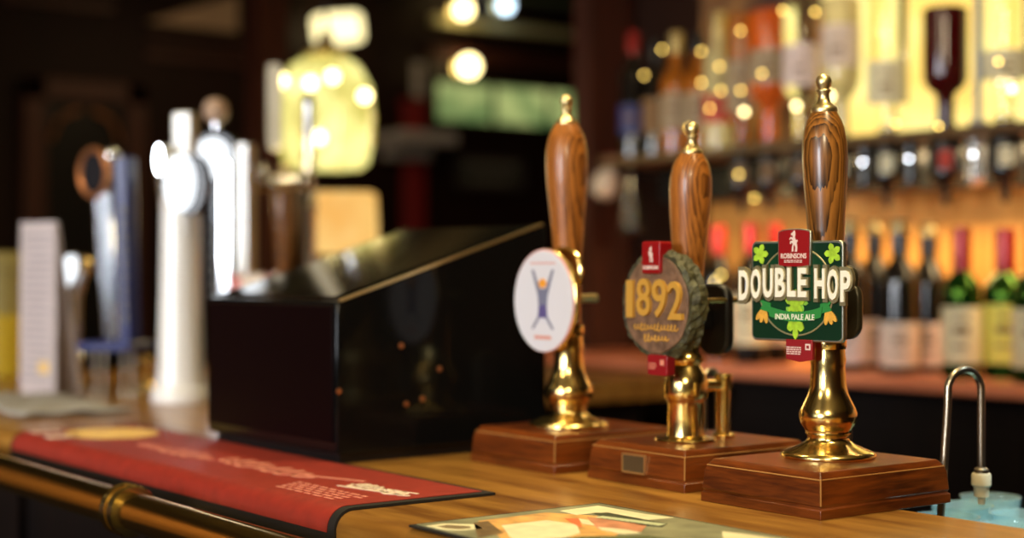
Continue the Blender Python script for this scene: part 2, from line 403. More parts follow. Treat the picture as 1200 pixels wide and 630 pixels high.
# olive panel with the lamps and the lit window below
c_, d_ = wall_panel(505, 18, 700, 50, .03); struct(mb('ceiling').box(c_, d_).build('trim_6'))
c_, d_ = wall_panel(500, 55, 700, 88, .04); struct(mb('post_wood').box(c_, d_).build('trim_7'))
c_, d_ = wall_panel(505, 96, 700, 154, .02)
wn = bpy.data.objects.new('window_1', None); COL.objects.link(wn); wn.location = c_; wn['kind'] = 'structure'
mb('lit_window').box((0, 0, 0), d_).build('window_pane', wn)
f = mb('dark_wood')
for sy in (-1, 1): f.box((.02, sy * (d_[1] / 2 + .012), 0), (.04, .024, d_[2] + .05))
for sz in (-1, 1): f.box((.02, 0, sz * (d_[2] / 2 + .012)), (.04, d_[1] + .05, .024))
for k in (-1, 1): f.box((.02, k * d_[1] / 6, 0), (.02, .010, d_[2]))
f.build('window_frame', wn)
# windows on the customers' side (light sources behind the camera)
for i, (x, n) in enumerate(((-.3, 2), (-1.9, 3))):
    wn = bpy.data.objects.new('window_%d' % n, None); COL.objects.link(wn); wn.location = (x, -3.49, 1.75); wn['kind'] = 'structure'
    f = mb('dark_wood')
    for sx in (-1, 0, 1): f.box((sx * .62, .02, 0), (.06, .05, 1.2))
    for sz in (-1, 0, 1): f.box((0, .02, sz * .57), (1.3, .05, .06))
    f.build('window_frame', wn)
    mb(emit('daylight_glass_%d' % n, (.75, .85, 1), .9)).box((0, 0, 0), (1.2, .01, 1.1)).build('window_pane', wn)

# far-wall fittings
def wall_lamp(px, py, r, m, label):
    p = at_wall(px, py); t = thing('wall_lamp', label, 'lamp', (XW + .02, p.y, p.z), 0, 'small round lamps on the far wall')
    mb('brass_satin').lathe([(.03, 0), (.03, .008), (.012, .014), (.012, .03)], 16, Tm(ry=PI / 2)).build('mount', t)
    mb(m).ball((.03 + r, 0, 0), r, 16).build('bulb', t)
wall_lamp(530, 14, .033, 'bulb', 'warm round lamp high on olive panel, left of the two top lamps')
wall_lamp(580, 9, .028, 'bulb_cool', 'small bluish round lamp high on olive panel beside the warm one')
wall_lamp(535, 80, .040, 'bulb', 'warm round lamp just above the green lit window')
p = at_wall(381, 37); t = thing('light_box', 'glowing cream rectangular wall light above the lantern', 'lamp', (XW, p.y, p.z))
mb('box_glow').prism(rrect(.19, .115, .025), -.06, 0, Tm(rz=PI / 2, x=.07) @ Tm(ry=R(-8))).build('shade', t)
mb('brass_satin').box((.02, 0, 0), (.03, .10, .06)).build('mount', t)
c_, d_ = wall_panel(470, 30, 490, 153, .05)
t = thing('notice_post', 'dark red upright post with a pale notice on it beside the white ledge', 'post', (XW + .03, c_[1], 0))
mb('red_paint').box((0, 0, 1.0), (.06, d_[1], 2.0)).box((0, 0, 2.01), (.07, d_[1] + .015, .03)).build('post', t, bevel=.005)
a1 = at_wall(480, 75); a2 = at_wall(480, 115)
mb('paper').box((.033, 0, (a1.z + a2.z) / 2), (.004, d_[1] * .62, a1.z - a2.z)).build('notice', t)
c_, d_ = wall_panel(437, 156, 502, 174, .22)
t = tag(mb('white_board').box((0, 0, 0), d_).box((-.07, 0, -.05), (.06, d_[1] * .8, .06)).build('wall_ledge', loc=(c_[0], c_[1], c_[2]), bevel=.006), 'off-white wall ledge at the foot of the dark red post', 'shelf')
c_, d_ = wall_panel(525, 180, 612, 225, .03)
t = thing('slate_sign', 'dim grey slate sign with two chalk lines beneath green window', 'sign', (XW, c_[1], c_[2]))
mb('slate').box((.015, 0, 0), d_).build('board', t, bevel=.004)
f = mb('dark_wood')
for s_ in (-1, 1): f.box((.02, s_ * d_[1] / 2, 0), (.04, .02, d_[2] + .02)).box((.02, 0, s_ * d_[2] / 2), (.04, d_[1], .02))
f.build('frame', t)
f = mb('chalk')
for k in range(7): f.box((.032, -.13 + k * .043, .035), (.002, .03, .028))
f.build('chalk_line', t); f = mb('chalk')
for k in range(5): f.box((.032, -.09 + k * .043, -.035), (.002, .03, .024))
f.build('chalk_line', t)

# ================================================================== bar counter
def nose(y0, zt, th, r=.02, n=6):   # rounded front edge profile in y,z
    out = [(y0 + r - r * math.sin(R(90) * (1 - 0)) * 0, zt)]
    pts = []
    for i in range(n + 1):
        a = R(90) * i / n; pts.append((y0 + r - r * math.sin(a), zt - r + r * math.cos(a)))
    for i in range(n + 1):
        a = R(90) * i / n; pts.append((y0 + r - r * math.cos(a), zt - th + r - r * math.sin(a)))
    return pts
BAR0, BARB = .753, 1.187
t = thing('bar_counter', 'worn orange-brown wooden bar counter carrying the hand pumps', 'bar counter', (-1.4, 1.0, 0))
LT = Matrix.Translation((1.4, -1.0, 0))
mb('bar_wood').xprof(nose(BAR0, TOP, .042, .018) + [(BARB, TOP - .042), (BARB, TOP)], -3.4, .55, LT).build('counter_top', t)
mb('bar_wood').box((-2.92, (BARB + 2.3) / 2 + .001, TOP - .021), (.96, 2.3 - BARB, .042), T=LT).build('return_top', t)
b = mb('bar_front').box((-1.45, .84, .53), (3.86, .04, 1.05), T=LT)
for k in range(9): b.box((-3.2 + k * .45, .815, .53), (.05, .02, 1.0), T=LT)
b.build('front_panel', t)
mb('bar_front').box((-2.92, 1.6, .53), (.88, 1.2, 1.05), T=LT).build('return_body', t)
mb('bar_front').box((-1.0, 1.08, .35), (2.7, .10, .7), T=LT).build('under_shelf', t)

# brass rail
t = thing('bar_rail', 'polished brass tube rail running along front of the bar', 'rail', (-1.6, .68, 1.071))
mb('brass').tube([(-1.9, 0, 0), (2.1, 0, 0)], .0205, 32).build('tube', t)
p = P_c(150, 597, .68)
def bracket(xl):
    b = mb('brass')
    for dx, rr in ((-.010, .026), (.010, .026)):
        b.lathe([(.0206, -.006), (rr, -.006), (rr + .002, 0), (rr, .006), (.0206, .006)], 32, Tm(x=xl + dx, ry=PI / 2))
    b.lathe([(.0205, -.008), (.0235, -.008), (.0235, .008), (.0205, .008)], 32, Tm(x=xl, ry=PI / 2))
    b.tube([(xl, .02, -.004), (xl, .08, -.02), (xl, .115, -.03)], [.010, .008, .012], 12)
    return b.build('bracket', t)
bracket(p.x + 1.6); bracket(p.x + 1.6 + .9); bracket(p.x + 1.6 - .9)

# red bar runner
RX0, RX1 = -2.15, -1.277
t = thing('bar_runner', 'long red rubber bar runner with black edging and pale script print', 'bar runner', ((RX0 + RX1) / 2, .85, TOP))
def runner_prof(yb, zend, off, th):
    r = .018 + off; cy, cz = BAR0 + .018, TOP - .018
    up = [(yb, TOP + off)]
    for i in range(9):
        a = R(90) * i / 8; up.append((cy - r * math.sin(a), cz + r * math.cos(a)))
    up.append((BAR0 - off, zend))
    r2 = r + th; dn = [(BAR0 - off - th, zend)]
    for i in range(9):
        a = R(90) * (1 - i / 8); dn.append((cy - r2 * math.sin(a), cz + r2 * math.cos(a)))
    dn.append((yb, TOP + off + th))
    return up + dn
RT_ = Matrix.Translation((-(RX0 + RX1) / 2, -.85, -TOP))
mb('black_rubber').xprof(runner_prof(.937, 1.066, .0004, .0026), RX0, RX1, RT_).build('rubber_base', t)
mb('runner_red').xprof(runner_prof(.929, 1.080, .0031, .0006), RX0 + .008, RX1 - .012, RT_).build('printed_face', t)
ZR = TOP + .0038
def script_line(b, x0, x1, yc, h, n, r, z=ZR, T=None, slope=0.0):
    """hand-lettered script drawn as one looping stroke"""
    rnd = random.Random(int(x0 * 1000) & 255)
    steps = n * 10; pts = []
    amps = [rnd.choice((.5, .6, 1.0, .55, .9)) for _ in range(n + 2)]
    for i in range(steps + 1):
        u = i / steps; ph = u * n * 2 * PI; k = int(u * n)
        yy = math.sin(ph) * h * .5 * amps[k]; xx = math.cos(ph) * h * .28 + yy * .35
        pts.append((x0 + (x1 - x0) * u + xx, yc + yy + slope * u, z))
    b.tube(pts, r, 5, T)
pr = mb('print_pink'); script_line(pr, -1.90, -1.70, .832, .034, 7, .0028, T=RT_); script_line(pr, -1.69, -1.49, .845, .040, 7, .0032, T=RT_)
pr.tube([(-1.50, .846, ZR), (-1.42, .872, ZR)], .003, 5, RT_)
pr.v = [(x, y, min(z, .0042)) for x, y, z in pr.v]
pr.build('script_print', t)
pr = mb('print_white'); script_line(pr, -1.405, -1.31, .852, .024, 7, .0024, T=RT_)
for yy in (.862, .845): pr.tube([(-1.41, yy - .012, ZR), (-1.31, yy + .004, ZR)], .0018, 5, RT_)
pr.v = [(x, y, min(z, .0042)) for x, y, z in pr.v]
pr.build('crest_print', t)
pr = mb('print_pink')
rnd = random.Random(3)
for row in range(5):
    x = -1.46 + row * .004
    while x < -1.33:
        l_ = rnd.uniform(.006, .018); pr.box((x + l_ / 2, .815 - row * .0085, ZR), (l_, .0032, .0006), T=RT_); x += l_ + .005
pr.build('small_print', t)
pr = mb('gold_mottle'); pr.slab([(-2.045 + .075 * math.cos(a), .853 + .060 * math.sin(a)) for a in [2 * PI * i / 40 for i in range(40)]], TOP + .0036, ZR + .0004, RT_)
pr.build('golden_ellipse', t)  # golden ellipse across the runner's far end
pr = mb('print_white')
for k in range(4): pr.box((-2.045, .768 + k * .012, ZR), (.030, .0085, .0008), T=RT_)
pr.build('block_print', t); pr = mb('print_white')
for k in range(3): pr.box((-2.118, .775 + k * .014, ZR), (.022, .0095, .0008), T=RT_)
pr.build('block_print', t)

# illustrated mat in the foreground
MX0 = -1.165
t = thing('counter_mat', 'flat printed food-picture mat with dark edge in front of the pumps', 'mat', (-.75, .87, TOP))
MT = Matrix.Translation((.75, -.87, -TOP))
mb('black_rubber').box((-.75, .8695, TOP + .0013), (.83, .219, .0022), T=MT).build('rubber_base', t, bevel=.0006)
mb(mat('grey_olive_print', (.22, .22, .13), .5, var=.35, vscale=26)).box((-.75, .8695, TOP + .0026), (.82, .209, .0005), T=MT).build('printed_face', t)
def patch(name, poly, m, k):
    z = TOP + .0029 + k * .00012
    pts = [P_z(x, y, z) for x, y in poly]
    pts = [(max(-1.159, min(-.345, p.x)), min(.973, max(.766, p.y))) for p in pts]
    mb(m).slab(pts, z - .0003, z, MT).build(name, t, smooth=False)
cp = mat('cream_photo_print', (.74, .70, .46), .45, var=.12, vscale=60)
op = mat('orange_photo_print', (.66, .36, .11), .45, var=.35, vscale=50)
pk = mat('rosy_photo_print', (.55, .24, .13), .45, var=.25, vscale=60)
patch('cream_border', [(656, 598), (701, 592), (757, 602), (790, 606), (755, 609), (735, 604), (700, 600), (676, 603)], cp, 1)
patch('orange_picture', [(560, 610), (640, 600), (700, 604), (730, 622), (700, 640), (600, 640)], op, 0)
patch('pale_plate', [(588, 615), (640, 609), (676, 614), (680, 624), (655, 632), (600, 632)], cp, 2)
patch('rosy_picture', [(688, 605), (758, 615), (752, 622), (735, 624), (700, 619)], pk, 2)
patch('cream_streak', [(700, 617), (735, 620), (752, 624), (730, 625), (705, 620)], cp, 3)
patch('orange_streak', [(662, 607), (678, 607), (682, 617), (676, 615)], mat('red_orange_print', (.75, .16, .05), .5), 4)
patch('white_streak', [(678, 607), (690, 609), (697, 615), (682, 613)], cp, 4)
patch('brown_picture', [(555, 612), (572, 610), (590, 624), (560, 630)], mat('brown_print', (.16, .10, .04), .5, var=.4, vscale=80), 1)
patch('cream_box', [(497, 616), (520, 613), (558, 614), (566, 619), (540, 621), (520, 620)], cp, 1)
patch('box_centre', [(512, 616), (525, 614.5), (550, 616), (553, 618), (540, 619.5), (522, 618.5)], mat('brown_box_print', (.2, .15, .08), .5), 2)
patch('dark_band', [(694, 601), (712, 600), (782, 613), (776, 617), (752, 615)], mat('dark_print', (.05, .06, .03), .5), 2)
patch('cream_corner', [(846, 622), (874, 625), (930, 634), (930, 655), (850, 645)], cp, 2)
patch('olive_dark', [(640, 632), (680, 628), (760, 627), (800, 632), (790, 650), (640, 650)], mat('olive_dark_print', (.08, .10, .04), .5, var=.4, vscale=70), 3)
o = mb(mat('pale_green_print', (.60, .66, .42), .5))
a_ = P_z(702, 605.5, TOP + .003); b_ = P_z(776, 615, TOP + .003); dv = Vector((b_.x - a_.x, b_.y - a_.y)); L = dv.length
A = Matrix.Translation(((a_.x + b_.x) / 2, (a_.y + b_.y) / 2, TOP + .0034)) @ Matrix.Rotation(math.atan2(dv.y, dv.x), 4, 'Z') @ Matrix.Rotation(-PI / 2, 4, 'X')
rnd = random.Random(5)
for k in range(11):
    x = (k - 5) * L / 11
    o.add([(x - .0035, .0, -.006), (x + .004, .0, -.006), (x + .003, .0, .006), (x - .004, .0, .006)], [(0, 1, 2, 3)], MT @ A)
    o.add([(x - .0035 + .001, -.0002, -.0045 + rnd.random() * .004), (x + .0045, -.0002, -.003), (x + .003, -.0002, .002)], [(0, 1, 2)], MT @ A)
o.build('heading_print', t, smooth=False)

# ================================================================== hand pumps
PC = 1.168
def pump_box(t, x0, x1, y0, y1, h=.042):
    cx, cy, wx, wy = (x0 + x1) / 2, (y0 + y1) / 2, x1 - x0, y1 - y0
    ox, oy = cx - t.location.x, cy - t.location.y
    prof = [(0, 0), (0, .009), (.0020, .0100), (.0020, .0115), (.0010, .0125), (.0025, .030), (.0045, .0355), (.0080, h - .0015), (.0095, h)]
    b = mb('box_wood'); vs = []; fs = []
    for ins, z in prof:
        x, y = wx / 2 - ins, wy / 2 - ins
        vs += [(ox - x, oy - y, z), (ox + x, oy - y, z), (ox + x, oy + y, z), (ox - x, oy + y, z)]
    for k in range(len(prof) - 1):
        for i in range(4):
            j = (i + 1) % 4; fs.append((4 * k + i, 4 * k + j, 4 * k + 4 + j, 4 * k + 4 + i))
    fs += [(3, 2, 1, 0), tuple(range(len(vs) - 4, len(vs)))]
    b.add(vs, fs); ba = b.build('wooden_base', t, bevel=.0012, ang=25)
    k = len(prof) - 3; e = mb('worn_lit_edge')
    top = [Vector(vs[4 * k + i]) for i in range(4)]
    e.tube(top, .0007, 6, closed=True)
    e.build('worn_lit_edge', ba)
    e = mb('worn_lit_edge').tube([Vector(vs[4 * q + 1]) for q in range(4, k + 1)], .0007, 6); e.build('worn_lit_corner', ba)
    return ba
def finial_prof(z, s=1.0):
    return [(r * s, z + h * s) for r, h in ((.0118, 0), (.0122, .002), (.0118, .0045), (.0088, .007), (.0062, .0095), (.0052, .013), (.0050, .017),
            (.0066, .0195), (.0066, .0205), (.0050, .0215), (.0052, .0225), (.0070, .0255), (.0074, .0290), (.0062, .0325), (.0035, .035), (0, .0358))]
def handle_prof(z0, z1, rmax, rlow=.0145):
    L = z1 - z0
    ks = [(0, rlow * .94), (.02, rlow), (.15, rlow * 1.02), (.35, rlow * 1.14), (.55, (rlow + rmax) / 2 * 1.03), (.70, rmax * .955), (.80, rmax), (.87, rmax * .975),
          (.93, rmax * .87), (.965, rmax * .74), (.99, rmax * .60), (1, rmax * .55)]
    return [(r, z0 + k * L) for k, r in ks]
def brass_body(t, base, top=.118, rt=.0165):
    prof = [(.0460, 0), (.0470, .002), (.0462, .0042), (.0415, .0065), (.0340, .0095), (.0270, .0125), (.0225, .0155), (.0200, .0185), (.0205, .0215), (.0225, .0235),
            (.0222, .0255), (.0232, .028), (.0268, .033), (.0285, .039), (.0282, .044), (.0262, .049), (.0225, .056), (.0195, .063), (.0180, .070), (.0172, .080),
            (.0168, .090), (.0175, .096), (.0168, .100), (rt, .106), (rt, top)]
    return mb('brass').lathe(prof, 64, Tm(z=base)).build('brass_column', t, ang=50)
def hand_pump(name_label, x0, x1, y0, y1, xc, yc, htop, rmax, wm, lean, style=0, finscale=1.0):
    t = thing('hand_pump', name_label, 'beer pump', (xc, yc, TOP), 0, None)
    pump_box(t, x0, x1, y0, y1)
    H = .042
    if style == 0:
        brass_body(t, H)
        z0 = H + .112
    else:
        prof = [(.0330, 0), (.0340, .0015), (.0330, .0032), (.0240, .0045), (.0205, .0060), (.0200, .010), (.0195, .040), (.0205, .043), (.0235, .048), (.0240, .052), (.0240, .062),
                (.0232, .066), (.0210, .072), (.0175, .078), (.0155, .082), (.0175, .084), (.0190, .086), (.0190, .0885), (.0165, .0905), (.0138, .096), (.0120, .110), (.0110, .122)]
        mb('brass').lathe(prof, 64, Tm(z=H)).build('brass_column', t, ang=50)
        arm = mb('brass')
        arm.tube([(.0, .015, H + .058), (.0, .058, H + .058)], .0068, 20)
        arm.lathe([(.0082, .0), (.0082, .052), (.0098, .053), (.0102, .056), (.0102, .068), (.0085, .070), (0, .0705)], 24, Tm(0, .056, H))
        arm.lathe([(.0125, 0), (.0130, .003), (.0085, .006)], 24, Tm(0, .056, H))
        arm.build('side_outlet', t)
        z0 = H + .108
    hT = Tm(z=z0, rx=lean[0], ry=lean[1]) @ Tm(z=-z0)
    mb(wm).lathe(handle_prof(z0, htop - .0352 * finscale, rmax), 56, hT).build('wooden_handle', t, ang=60)
    mb('brass_satin').lathe(finial_prof(htop - .0358 * finscale, finscale), 32, hT).build('brass_finial', t, ang=60)
    b = mb('brass').lathe([(.0172, -.003), (.0180, 0), (.0180, .008), (.0170, .011), (.0150, .0115)], 32, hT @ Tm(z=z0 - .003))
    b.build('ferrule', t)
    return t
pump1 = hand_pump('front hand pump with dark oak handle, brass column and mahogany box, bearing the green clip', -1.1275, -.9717, 1.077, 1.262, -1.058, 1.183, .420, .0225, 'handle_dark', (0, R(-1.3)), finscale=1.08)
pump2 = hand_pump('middle hand pump with straight brass cylinder and side outlet, bearing the round log clip', -1.327, -1.173, 1.098, 1.285, -1.250, 1.172, .385, .0229, 'handle', (0, R(2.6)), 1, finscale=.97)
pump3 = hand_pump('farthest of the three hand pumps, orange-brown handle, bearing the white oval clip', -1.526, -1.366, 1.083, 1.27, -1.446, PC, .432, .0250, 'handle', (0, R(-1.0)), finscale=.98)
# plaque on the middle pump's box
b = mb('plaque').box((0, 0, 0), (.034, .002, .0175)); b.use('brass_satin')
for s_ in (-1, 1): b.box((s_ * .0175, -.0002, 0), (.0018, .003, .019)).box((0, -.0002, s_ * .0093), (.036, .003, .0018))
pp = P_c(744, 543, 1.0995)
b.build('plaque', pump2, loc=(pp.x + 1.250, 1.0985 - 1.172, pp.z - TOP))
# ------ pump clips
def leaf_pts(s, lobes=5, rot=0):
    out = []
    n = lobes * 6
    for i in range(n):
        a = 2 * PI * i / n + rot; r = s * (.50 + .50 * abs(math.cos(lobes * (a - rot) / 2)) - (.05 if i % 2 else 0)); out.append((r * math.cos(a) * .92, r * math.sin(a)))
    return out
def bars(b, rows, w_, h_, cx, cz, y, rnd):
    for k in range(rows):
        z = cz + (k - (rows - 1) / 2) * -h_ * 1.9; x = -w_ / 2
        while x < w_ / 2 - .001:
            l_ = rnd.uniform(.0015, .004); l_ = min(l_, w_ / 2 - x); b.box((cx + x + l_ / 2, y, z), (l_, .0004, h_)); x += l_ + .0009
HORSE = [(-.28, -1), (.0, -.95), (-.02, -.55), (.12, -.30), (.30, -.62), (.22, -1), (.50, -1), (.56, -.6), (.45, -.15), (.62, .0), (.50, .10), (.30, .10), (.20, .35), (.28, .62),
         (.20, .95), (.05, 1.0), (-.08, .82), (-.34, .70), (-.36, .55), (-.12, .52), (-.10, .30), (-.42, .38), (-.62, .20), (-.56, .08), (-.36, .22), (-.12, .05),
         (-.50, -.02), (-.52, -.28), (-.40, -.30), (-.36, -.14), (-.10, -.22), (-.22, -.55)]
# 1: green board clip
pc = P_c(934, 341, 1.183 - .0335)
t = thing('pump_clip', 'green rectangular pump clip reading DOUBLE HOP with red shield and hop leaves', 'pump clip', pc, R(8))
mb('silver').prism(rrect(.108, .0985, .006), -.001, .0055).build('metal_board', t, bevel=.0012)
mb('green_dark').prism(rrect(.1035, .094, .0045), -.0016, -.0009).build('green_face', t)
b = mb('green_deep').prism(ell(.0425, .0425), -.0019, -.0015); b.build('round_field', t)
rg = mb('ring_gold').tube([(.0430 * math.cos(a), -.0019, .0430 * math.sin(a)) for a in [2 * PI * i / 64 for i in range(64)]], .0009, 6, closed=True); rg.build('gold_ring', t)
ZL = .0055
for k, (w_, h_, bd, m, y0, dp) in enumerate(((.140, .0375, .075, 'letter_edge', -.0010, .0045), (.132, .0300, .030, 'cream', -.0050, .0022))):
    b = mb(m)
    lets = 'DOUBLE HOP'; n = len(lets); xs = -w_ / 2
    widths = {'D': 1, 'O': 1.02, 'U': 1, 'B': 1, 'L': .85, 'E': .85, ' ': .45, 'H': 1, 'P': .95}
    tot = sum(widths[c] for c in lets); pitch = .1335 / tot; x = -.1335 / 2
    for i, ch in enumerate(lets):
        ww = widths[ch] * pitch
        if ch != ' ':
            u = (x + ww / 2) / (.1335 / 2); zz = ZL + .0042 * (1 - u * u) - .001
            lh = h_ * (1.0 - .06 * (1 - abs(u)))
            b.text(ch, ww * (1.10 if k == 0 else .80), lh, dp, Tm(x + ww / 2, 0, zz), bold=bd, y0=y0)
        x += ww
    b.build('raised_lettering' if k else 'lettering_surround', t, ang=30)
SHT = Tm(0, 0, .0452) @ Matrix.Diagonal((1.10, 1, .80, 1))
b = mb('silver').prism([(-.0175, -.026), (.0175, -.026), (.0178, .0), (.0178, .016)] + [(.0178 * math.cos(a), .0155 + .0045 * math.sin(a)) for a in [PI * i / 10 for i in range(1, 10)]] + [(-.0178, .016)], -.0048, -.001, SHT); sh = b.build('red_shield', t, bevel=.0008)
b = mb('shield_red').prism([(-.0160, -.0244), (-.008, -.0262), (.008, -.0262), (.0160, -.0244), (.0163, .015)] + [(.0163 * math.cos(a), .0145 + .004 * math.sin(a)) for a in [PI * i / 10 for i in range(1, 10)]] + [(-.0163, .015)], -.0056, -.0047, SHT); b.build('shield_face', sh)
b = mb('label_pink').prism([(x * .0080, z * .0105) for x, z in HORSE], -.0061, -.0056, Tm(0, 0, .0490))
b.text('ROBINSONS', .030, .0050, .0005, Tm(0, 0, .0345), bold=.02, y0=-.0056)
bars(b, 2, .022, .0009, 0, .0293, -.0058, random.Random(1)); b.build('emblem', sh, smooth=False)
for s_ in (-1, 1):
    mb('leaf').prism([(x, z - .001) for x, z in leaf_pts(.0105, 5, R(90 + 18 * s_))], -.0024, -.0014, Tm(s_ * .0425, 0, .0375)).build('hop_leaf', t)
    b = mb('barley')
    for k, an in enumerate((0, 26, 48)):
        b.prism(ell(.0026, .0075, 14, 0, -.0085), -.0028 - k * .0001, -.0014, Tm(s_ * .0368, 0, -.0165) @ Matrix.Rotation(-s_ * R(an - 8), 4, 'Y'))
    b.build('barley_ears', t)
b = mb('leaf2')
for k in (1, 4):
    b.prism(leaf_pts(.0125 - .0006 * k, 7, R(90)), -.0023 - k * .0001, -.0014, Tm((k % 2 - .5) * .008, 0, -.0155 - (k - 2.5) * .0042) )
b.use('leaf')
b.prism([(x, z) for x, z in leaf_pts(.0135, 5, R(90))], -.0031, -.0014, Tm(0, 0, -.0115)).prism([(x * .9, z * 1.25) for x, z in leaf_pts(.0125, 5, R(-90))], -.0031, -.0014, Tm(0, 0, -.0315))
b.build('hop_cones', t)
arc = lambda z0, sag, wd_, n=16, rev=False: [((i / n - .5) * wd_, z0 - sag * (1 - (2 * i / n - 1) ** 2)) for i in (range(n, -1, -1) if rev else range(n + 1))]
b = mb('green_ribbon').prism(arc(-.0145, .0055, .064) + arc(-.0250, .0045, .060, rev=True), -.0040, -.0030)
for s_ in (-1, 1): b.prism([(s_ * .029, -.012), (s_ * .043, -.0085), (s_ * .039, -.0135), (s_ * .042, -.0185), (s_ * .029, -.0215)], -.0033, -.0018)
b.build('ribbon', t)
b = mb('cream').text('INDIA PALE ALE', .046, .0056, .0005, Tm(0, 0, -.0250), bold=.012, y0=-.0040); b.build('ribbon_lettering', t, smooth=False)
b = mb('tag_red').prism([(-.0155, .010), (.0155, .010), (.0155, -.0095), (0, -.0120), (-.0155, -.0095)], -.0025, .0025, Tm(.004, 0, -.057)); tg = b.build('strength_tag', t, bevel=.0006)
b = mb('label_pink'); bars(b, 4, .017, .0011, -.002, -.058, -.0027, random.Random(2)); b.build('tag_print', tg, smooth=False); mb('label_pink').box((.0145, -.0027, -.054), (.006, .0004, .006)).use('tag_red').box((.0145, -.0029, -.054), (.003, .0004, .003)).build('tag_symbol', tg, smooth=False)
mb('black_metal').box((.010, .0108, .0), (.012, .0085, .020)).build('clip_bracket', t)
# 2: log-slice clip
pc = P_c(771, 357, 1.172 - .047)
t = thing('pump_clip', 'round bark-edged log-slice pump clip with gold numerals 1892', 'pump clip', pc, R(0))
rnd = random.Random(11); n = 72; rad = [.0545 + rnd.uniform(-.0014, .0016) + .001 * math.sin(5 * 2 * PI * i / n) for i in range(n)]
b = mb('bark'); vs = []; fs = []
lay = [(.90, -.0015), (.965, -.0030), (1.0, -.0005), (1.035, .006), (1.0, .012), (1.02, .018), (.95, .023)]
for kk, (s_, y) in enumerate(lay):
    for i in range(n):
        a = 2 * PI * i / n; r = rad[(i + kk * 5) % n] * s_ * (1 + rnd.uniform(-.014, .014)); vs.append((r * math.cos(a), y + rnd.uniform(-.0006, .0006), r * math.sin(a) * 1.04))
for kk in range(len(lay) - 1):
    for i in range(n):
        j = (i + 1) % n; fs.append((kk * n + i, kk * n + j, (kk + 1) * n + j, (kk + 1) * n + i))
fs.append(tuple(reversed(range((len(lay) - 1) * n, len(lay) * n)))); fs.append(tuple(range(n)))
b.add(vs, fs); b.build('bark_rim', t, smooth=False)
mb('slice').prism([(.0500 * math.cos(a) * (1 + .012 * math.sin(7 * a)), .0515 * math.sin(a) * (1 + .012 * math.sin(7 * a))) for a in [2 * PI * i / 64 for i in range(64)]], -.0036, -.001).build('slice_face', t, bevel=.0008)
b = mb('digits')
for i, ch in enumerate('1892'): b.text(ch, (.0105, .0215, .0215, .0215)[i], .0400, .0045, Tm((-.0375, -.0155, .0090, .0335)[i], 0, .006 + (0, .002, .001, -.001)[i]), bold=.012, y0=-.0030)
b.build('numerals', t, bevel=.0008)
def scrawl(b, x0, x1, z, h, y, n, r, seed=1):
    rnd = random.Random(seed); pts = []; am = [rnd.choice((.5, .6, 1.0, .8)) for _ in range(n + 2)]
    for i in range(n * 8 + 1):
        u = i / (n * 8); ph = u * n * 2 * PI; k = int(u * n); zz = math.sin(ph) * h * .5 * am[k]
        pts.append((x0 + (x1 - x0) * u + math.cos(ph) * h * .2 + zz * .3, y, z + zz))
    return b.tube(pts, r, 5)
scrawl(mb('digits'), -.034, .034, -.0235, .0085, -.0038, 13, .0008, 3).build('upper_script', t)
b = scrawl(mb('digits'), -.018, .020, -.0350, .0080, -.0038, 7, .0009, 5)
b.build('lower_script', t)
b = mb('shield_red').prism(rrect(.0285, .034, .003), -.0075, .010, Tm(-.003, 0, .0500)); sh = b.build('red_block', t, bevel=.001)
b = mb('label_pink').prism([(x * .0060, z * .0085) for x, z in HORSE], -.0080, -.0074, Tm(-.003, 0, .0535)).text('ROBINSONS', .024, .0042, .0005, Tm(-.003, 0, .0395), bold=.02, y0=-.0075); b.build('emblem', sh, smooth=False)
b = mb('tag_red').prism(rrect(.031, .022, .003), -.004, .008, Tm(.003, 0, -.0635)); tg = b.build('strength_tag', t, bevel=.001)
b = mb('print_pink'); bars(b, 3, .012, .0013, -.004, -.0645, -.0042, random.Random(4)); b.box((.011, -.0042, -.0605), (.006, .0004, .006)); b.build('tag_print', tg, smooth=False)
mb('brass').tube([(.016, .020, .004), (.016, .060, .004), (.018, .098, .004)], .003, 12).build('fixing_bolt', t)
# 3: white oval clip
pc = P_c(638, 352, PC - .036)
t = thing('pump_clip', 'white round pump clip with purple figure raising its arms and orange head', 'pump clip', pc, 0)
mb('brass').prism(ell(.0585, .0610), .0, .006).build('brass_backing', t, bevel=.002)
mb('oval_rose').prism(ell(.0565, .0600), -.0012, .001).build('rose_rim', t)
mb('oval_white').prism(ell(.0550, .0588, cx=-.0004, cz=-.0006), -.0024, -.0010).build('white_face', t, bevel=.0008)
b = mb('oval_grey').prism([(-.021, .036), (-.017, .036), (-.006, .014), (.006, .014), (.017, .036), (.021, .036), (.009, .006), (.0068, -.012), (-.0068, -.012), (-.009, .006)], -.0030, -.0020)
b.use('oval_purple').prism([(-.0070, -.005), (.0070, -.005), (.0085, -.020), (.004, -.020), (-.004, -.020), (-.0085, -.020)], -.0031, -.0020)
b.use('oval_grey').prism([(-.0085, -.018), (-.004, -.018), (-.017, -.033), (-.021, -.033)], -.0030, -.0020).prism([(.0085, -.018), (.004, -.018), (.017, -.033), (.021, -.033)], -.0030, -.0020)
b.use('oval_orange').prism(ell(.0072, .0055, 20, 0, .020), -.0034, -.0020)
b.build('figure', t, smooth=False)
b = mb('print_pink')
for k in range(9): b.box((-.014 + k * .0035, -.0026, -.043 + .0005 * (k % 2)), (.0026, .0004, .004))
b.build('foot_print', t, smooth=False); b = mb('print_pink')
for k in range(12): b.box((-.022 + k * .004, -.0026, .0435), (.003, .0004, .0016))
b.build('head_print', t, smooth=False)
b = mb('brass').tube([(.022 + .030 * math.cos(a), .012, .034 + .026 * math.sin(a)) for a in [R(-40 + 180 * i / 14) for i in range(15)]], .0035, 10)
b.build('brass_hoop', t)
